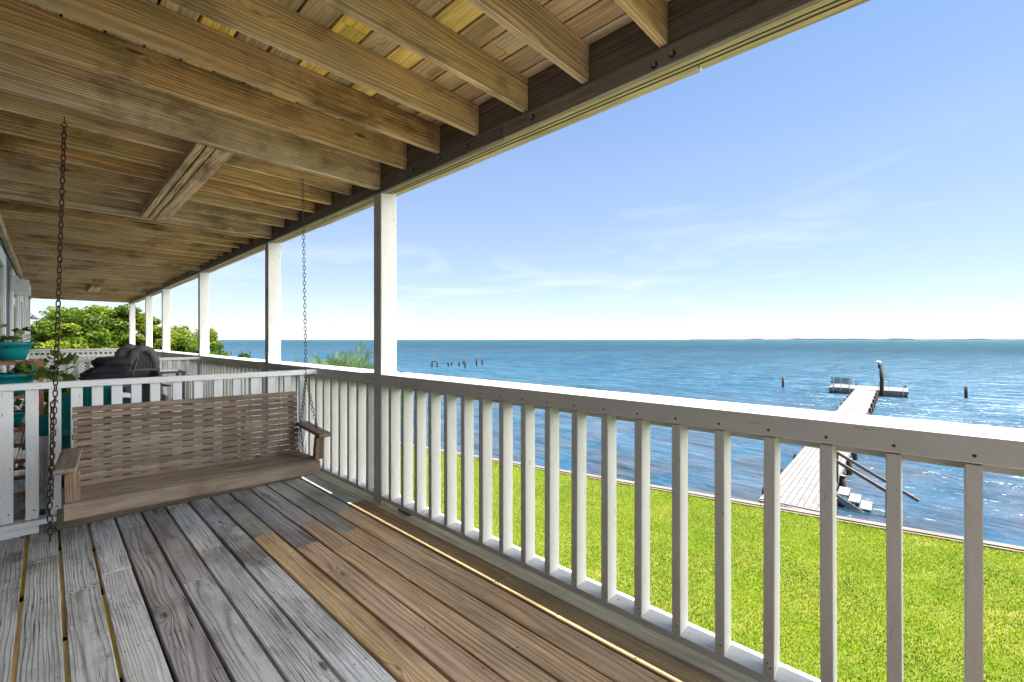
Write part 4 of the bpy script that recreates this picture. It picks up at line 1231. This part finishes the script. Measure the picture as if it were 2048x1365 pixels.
# far shore on the horizon
mb = MB(); r_ = random.Random(9)
x = 1380
while x < 2200:
    wseg = r_.uniform(14, 60); D_ = 9000
    a = atd(x, 680, D_); b = atd(x + wseg, 680, D_); hh = r_.choice((6, 10, 14, 22, 26)) * (1 if 1440 < x < 1960 else .5)
    mb.quad([(a.x, a.y, WZ + .0), (b.x, b.y, WZ), (b.x, b.y, WZ + hh * .7 + 8), ((a.x + b.x) / 2, (a.y + b.y) / 2, WZ + hh + 8), (a.x, a.y, WZ + hh * .6 + 8)], M['shore'])
    a2 = atd(x, 680, D_ + 500); b2 = atd(x + wseg, 680, D_ + 500)
    mb.quad([(a.x, a.y, WZ + hh * .6 + 8), ((a.x + b.x) / 2, (a.y + b.y) / 2, WZ + hh + 8), ((a2.x + b2.x) / 2, (a2.y + b2.y) / 2, WZ + 1), (a2.x, a2.y, WZ)], M['shore'])
    x += wseg
struct('far_shore', mb)

# ================================================================== THINGS ON THE PORCH BEYOND THE DIVIDER
# plant rack
RY = 5.35
rk = thing('plant_rack', (-.22, RY, 0), 'reddish brown slatted wooden plant rack behind the divider by the wall', 'plant rack')
rx0, rx1 = -.375, -.035
zs = [ZC(-.175), ZC(-.44), ZC(-.70), ZC(-1.0)]
for (x, y) in ((rx1, RY - .14), (rx1, RY + .14), (rx0 + .02, RY - .14), (rx0 + .02, RY + .14)):
    m_ = MB(); m_.beam((x, y, .002), (x, y, zs[0] + .012), .022, .022, M['rack'], up=(0, 1, 0)); m_.build('leg', rk)
for z in zs:
    m_ = MB()
    for dy in (-.14, .14): m_.beam((rx0, RY + dy, z - .012), (rx1, RY + dy, z - .012), .018, .022, M['rack'])
    for k in range(7): m_.beam((rx0 + .02 + k * .052, RY - .15, z + .006), (rx0 + .02 + k * .052, RY + .15, z + .006), .032, .010, M['rack'])
    m_.build('shelf', rk)
# low slatted step stand on the floor, left of the rack
st = thing('slatted_stand', (-.22, 4.85, 0), 'low stepped stand of thin reddish slats on pale boards, behind the left pickets', 'plant stand')
for k in range(5):
    z = .12 + k * .105; y = 4.66 + k * .075
    m_ = MB(); m_.beam((-.375, y, z), (-.06, y, z), .07, .012, M['white_cool']); m_.beam((-.375, y - .045, z + .004), (-.06, y - .045, z + .004), .012, .03, M['rack'])
    for j in range(4): m_.beam((-.34 + j * .08, y - .05, z + .018), (-.34 + j * .08, y + .045, z + .018), .02, .012, M['rack'])
    m_.build('step', st)
for x in (-.37, -.065):
    m_ = MB(); m_.beam((x, 4.62, .03), (x, 5.0, .58), .02, .05, M['rack']); m_.build('side_rail', st)
m_ = MB(); m_.beam((.0, 4.72, .004), (.0, 4.72, .62), .13, .02, M['deck_grey'], up=(0, 1, 0), rnd=.8)
tag(m_.build('leaning_board', origin=(0, 4.72, 0)), 'weathered grey board standing upright behind the left pickets', 'board')
def potted(c, r0, r1, h, label, n, seed, drop=.25, spread=.3):
    t = thing('plant_pot', c, label, 'potted plant', 'teal pots on the plant rack'); c = Vector(c)
    m_ = MB(); m_.lathe(c, [(0, r0), (h * .55, r0 + (r1 - r0) * .6), (h * .80, r1 * .96), (h * .805, r1 * 1.03), (h, r1 * 1.06), (h, r1 * .97), (h * .88, r1 * .9)], M['teal'], 28); m_.build('pot', t)
    m_ = MB(); m_.disc(c + Vector((0, 0, h * .93)), r1 * .93, 1, M['soil'], 'z', 20); m_.build('soil', t)
    g = np.random.default_rng(seed); r_ = random.Random(seed)
    m_ = MB(); ends = []
    for k in range(14):
        a = r_.uniform(0, 2 * PI); l = r_.uniform(.6, 1) * spread
        p0 = c + Vector((math.cos(a) * r1 * .4, math.sin(a) * r1 * .4, h)); p1 = p0 + Vector((math.cos(a) * l * .5, math.sin(a) * l * .5, .06)); p2 = p1 + Vector((math.cos(a) * l * .45, math.sin(a) * l * .45, -drop * r_.random()))
        m_.tube([p0, p1, p2], [.002, .0018, .0012], M['vine'], 5, rnd=.9); ends += [p0, p1, p1.lerp(p2, .5), p2]
    m_.build('stems', t)
    cen = np.array([ends[i] for i in g.integers(0, len(ends), n)]) + g.normal(0, .025, (n, 3))
    leaves('foliage', cen, .062, M['vine'], t, up=.5, aspect=.85, seed=seed)
potted((-.20, RY, zs[0] + .013), .075, .118, .145, 'teal pot with trailing leaves on the top shelf of the rack', 40, 3)
potted((-.19, RY - .02, zs[1] + .013), .085, .125, .16, 'teal pot with a leafy vine on the second shelf, under the top shelf', 90, 4, .15)
potted((-.21, RY, zs[2] + .013), .06, .09, .11, 'small teal pot of dark twiggy plants on the third shelf of the rack', 50, 5, .1, .2)
# hanging leafy plant on the divider side
vp = thing('leafy_vine', (.10, 5.75, 0), 'leafy green potted vine standing right of the rack behind the hanging chain', 'plant')
m_ = MB(); m_.lathe((.10, 5.75, .002), [(0, .10), (.2, .13), (.24, .14), (.24, .12)], M['iron'], 20); m_.build('pot', vp)
m_ = MB(); g = np.random.default_rng(8); ends = []
for k in range(26):
    a = rng.uniform(0, 2 * PI); zt = rng.uniform(.35, 1.16); q0 = Vector((.10, 5.75, .22)); q2 = Vector((.10 + math.cos(a) * .10 - .02, 5.75 + math.sin(a) * .12, zt))
    m_.tube([q0, q0.lerp(q2, .5) + Vector((.01, 0, .03)), q2], [.004, .003, .002], M['vine'], 5); ends += [q2, q0.lerp(q2, .75), q2]
m_.build('stems', vp)
cen = np.array([ends[i] for i in g.integers(0, len(ends), 300)]) + g.normal(0, .035, (300, 3))
leaves('foliage', cen, .095, M['vine'], vp, up=.4, aspect=.9, seed=5)

# adirondack-like chair
def slat_chair(c, rot, s, mat, label, name='slatted_chair', cushion=None, n=7, cat='chair'):
    c = Vector(c); t = thing(name, c, label, cat)
    Rz = Matrix.Rotation(rot, 3, 'Z')
    def T(x, y, z): return c + Rz @ Vector((x * s, y * s, z * s))
    yv = Rz @ Vector((0, 1, 0))
    m_ = MB()
    for k in range(n):
        f = (k - (n - 1) / 2) / ((n - 1) / 2); top = .97 - .20 * f * f
        a = T(f * .20, .18, .30); b = T(f * .27, .42, top)
        m_.beam(a, b, .075 * s, .02 * s, mat, up=yv, bev=.004)
    m_.beam(T(-.25, .34, .62), T(.25, .34, .62), .03 * s, .06 * s, mat)
    m_.build('backrest', t)
    m_ = MB()
    for k in range(6): m_.beam(T(-.26, -.30 + k * .085, .36 - k * .02), T(.26, -.30 + k * .085, .36 - k * .02), .075 * s, .02 * s, mat, bev=.004)
    m_.build('seat', t)
    for sg in (-1, 1):
        m_ = MB(); m_.beam(T(sg * .32, -.36, .55), T(sg * .32, .34, .53), .11 * s, .022 * s, mat, bev=.004); m_.build('armrest', t)
        m_ = MB(); m_.beam(T(sg * .29, -.30, .002), T(sg * .29, -.30, .54), .09 * s, .025 * s, mat, up=(Rz @ Vector((1, 0, 0)))); m_.build('leg', t)
        m_ = MB(); m_.beam(T(sg * .27, -.28, .33), T(sg * .27, .44, .04), .10 * s, .025 * s, mat, up=(Rz @ Vector((1, 0, 0)))); m_.build('leg', t)
    return t, T
pt = aty(172, 800, 5.4)
slat_chair((.25, 5.15, 0), R(185) - .10, 1.0, M['teal_dark'], 'dark teal slatted garden chair just behind the near divider', n=9)
slat_chair((.98, 5.35, 0), R(170), .80, M['teal_dark'], 'second teal slatted chair, seen through the right part of the swing back', n=7)
# dark round backed lounge chairs with grey rims
def round_chair(c, rot, w_, h, label):
    c = Vector(c); t = thing('lounge_chair', c, label, 'lounge chair'); Rz = Matrix.Rotation(rot, 3, 'Z')
    def T(x, y, z): return c + Rz @ Vector((x, y, z))
    m_ = MB(); pts = []; zc_ = h - .40; rz = .40 - .05
    for k in range(5): pts.append(T(-w_, .02, .42 + (zc_ - .42) * k / 5))
    for k in range(17):
        a = PI - PI * k / 16
        pts.append(T(math.cos(a) * w_, .02 + .10 * math.sin(a), zc_ + math.sin(a) * rz))
    for k in range(5): pts.append(T(w_, .02, zc_ - (zc_ - .42) * (k + 1) / 5))
    m_.tube(pts, [.052 + .010 * math.sin(k * 2.1) ** 2 for k in range(len(pts))], M['grey_cloth'], 12); m_.build('cushion', t)
    m_ = MB(); N = 8; wi = w_ - .012
    for k in range(N):
        f = (k - (N - 1) / 2) / (N / 2)
        hz = zc_ + math.sqrt(max(0.02, 1 - f * f)) * (rz - .03)
        m_.beam(T(f * wi, .035, .36), T(f * wi, .10, hz), 2 * wi / N * .97, .02, M['dark_plastic'], up=tuple(Rz @ Vector((0, 1, 0))))
    m_.beam(T(-wi, .09, zc_ + .03), T(wi, .09, zc_ + .03), .022, .03, M['charcoal'])
    m_.beam(T(w_ * .25 , .11, zc_ + rz * .78), T(w_ * .86, .11, zc_ - .12), .018, .018, M['charcoal'])
    m_.build('backrest', t)
    m_ = MB(); m_.box(T(0, -.32, .40), .62, .58, .12, M['grey_cloth'], rot=Rz, bev=.04); m_.build('seat_cushion', t)
    m_ = MB(); m_.box(T(0, -.30, .31), .66, .62, .05, M['charcoal'], rot=Rz); m_.build('seat_frame', t)
    for sg in (-1, 1):
        for yy in (-.55, -.02):
            m_ = MB(); m_.beam(T(sg * .29, yy, .002), T(sg * .29, yy, .29), .04, .04, M['charcoal'], up=(0, 1, 0)); m_.build('leg', t)
        m_ = MB(); m_.beam(T(sg * .33, -.55, .58), T(sg * .33, .02, .60), .06, .025, M['charcoal']); m_.build('armrest', t)
    return t
def facecam(p): return math.atan2(p.x, -p.y)
pcr = aty(283, 720, 8.75)
round_chair((pcr.x, pcr.y, 0), R(183), .165, 1.245, 'dark slatted lounge chair with a puffy grey rim, back toward the viewer')
pcl = aty(262, 720, 9.1)
round_chair((pcl.x - .02, pcl.y, 0), R(176), .155, 1.262, 'grey rimmed lounge chair partly hidden behind the front one')
# pile of black cushions
pile = thing('cushion_pile', aty(222, 735, 8.3), 'crumpled black cushions heaped on a low table left of the lounge chair', 'cushions')
def blob(mbx, c, sx, sy, sz, mat, seed, n=14, m=10, amp=.14, rot=0):
    g = random.Random(seed); ph = [g.uniform(0, 6) for _ in range(6)]; mi = mbx.slot(mat); b = len(mbx.v); c = Vector(c)
    for i in range(m + 1):
        th = PI * i / m
        for k in range(n):
            a = 2 * PI * k / n
            q = 1 + amp * (math.sin(3 * a + ph[0]) * math.sin(2 * th + ph[1]) + .6 * math.sin(5 * a + ph[2] + 3 * th) + .4 * math.sin(9 * th + ph[3]))
            e = lambda u: math.copysign(abs(u) ** .7, u)
            p = Vector((e(math.sin(th)) * e(math.cos(a)) * sx * q, e(math.sin(th)) * e(math.sin(a)) * sy * q, e(math.cos(th)) * sz * q))
            p = Matrix.Rotation(rot, 3, 'Y') @ p
            mbx.v.append(c + p); mbx.wc.append(tuple(c + p)); mbx.r.append(.5)
    for i in range(m):
        for k in range(n):
            mbx.f.append([b + i * n + k, b + (i + 1) * n + k, b + (i + 1) * n + (k + 1) % n, b + i * n + (k + 1) % n]); mbx.m.append(mi); mbx.sm.append(True)
q1 = aty(226, 729, 8.35); q2 = aty(214, 746, 8.25); q3 = aty(222, 760, 8.15)
m_ = MB(); blob(m_, q1, .20, .17, .10, M['black_cloth'], 2, 40, 26, .10, .10); m_.build('cushion', pile)
m_ = MB(); blob(m_, q2, .25, .20, .09, M['black_cloth'], 4, 40, 26, .12, -.14); m_.build('cushion', pile)
m_ = MB(); blob(m_, q3, .29, .20, .08, M['black_cloth'], 6, 40, 26, .10, .05); m_.build('cushion', pile)
zt_ = q3.z - .085
sb = thing('side_table', (q3.x, 8.2, 0), 'low dark table carrying the black cushions', 'table')
m_ = MB(); m_.box((q3.x, 8.2, zt_), .5, .5, .03, M['charcoal']); m_.build('tabletop', sb)
for dx in (-.2, .2):
    for dy in (-.2, .2):
        m_ = MB(); m_.beam((q3.x + dx, 8.2 + dy, .002), (q3.x + dx, 8.2 + dy, zt_ - .016), .035, .035, M['charcoal'], up=(0, 1, 0)); m_.build('leg', sb)
tq = aty(338, 744, 8.5)
tb = thing('patio_table', (tq.x, tq.y, 0), 'dark patio table with a folded paper on it, right of the grey chair', 'table')
m_ = MB(); m_.box((tq.x, tq.y, tq.z), .34, .50, .03, M['charcoal']); m_.build('tabletop', tb)
for dx in (-.14, .14):
    for dy in (-.21, .21):
        m_ = MB(); m_.beam((tq.x + dx, tq.y + dy, .002), (tq.x + dx, tq.y + dy, tq.z - .016), .04, .04, M['charcoal'], up=(0, 1, 0)); m_.build('leg', tb)
m_ = MB(); m_.box((tq.x - .03, tq.y - .1, tq.z + .027), .22, .2, .02, M['white_plastic'], bev=.003); tag(m_.build('folded_paper', origin=(tq.x, tq.y, tq.z + .03)), 'flat white folded paper lying on the dark table', 'paper')
m_ = MB(); m_.box((1.50, 6.1, .38), .30, .34, .30, M['grey_cloth'], bev=.06); m_.box((1.50, 6.1, .115), .26, .3, .226, M['charcoal'])
tag(m_.build('footstool', origin=(1.5, 6.1, 0)), 'grey cushioned footstool near the water side railing', 'footstool')
# white round lid
m_ = MB(); m_.lathe((.49, 5.75, .30), [(0, .12), (.42, .135), (.44, .125), (.50, .07), (.515, .01)], M['white_plastic'], 24)
m_.lathe((.49, 5.75, .002), [(0, .1), (.295, .11)], M['teal'], 20)
tag(m_.build('water_cooler', origin=(.49, 5.75, 0)), 'white domed drinks cooler beside the teal chair', 'cooler')
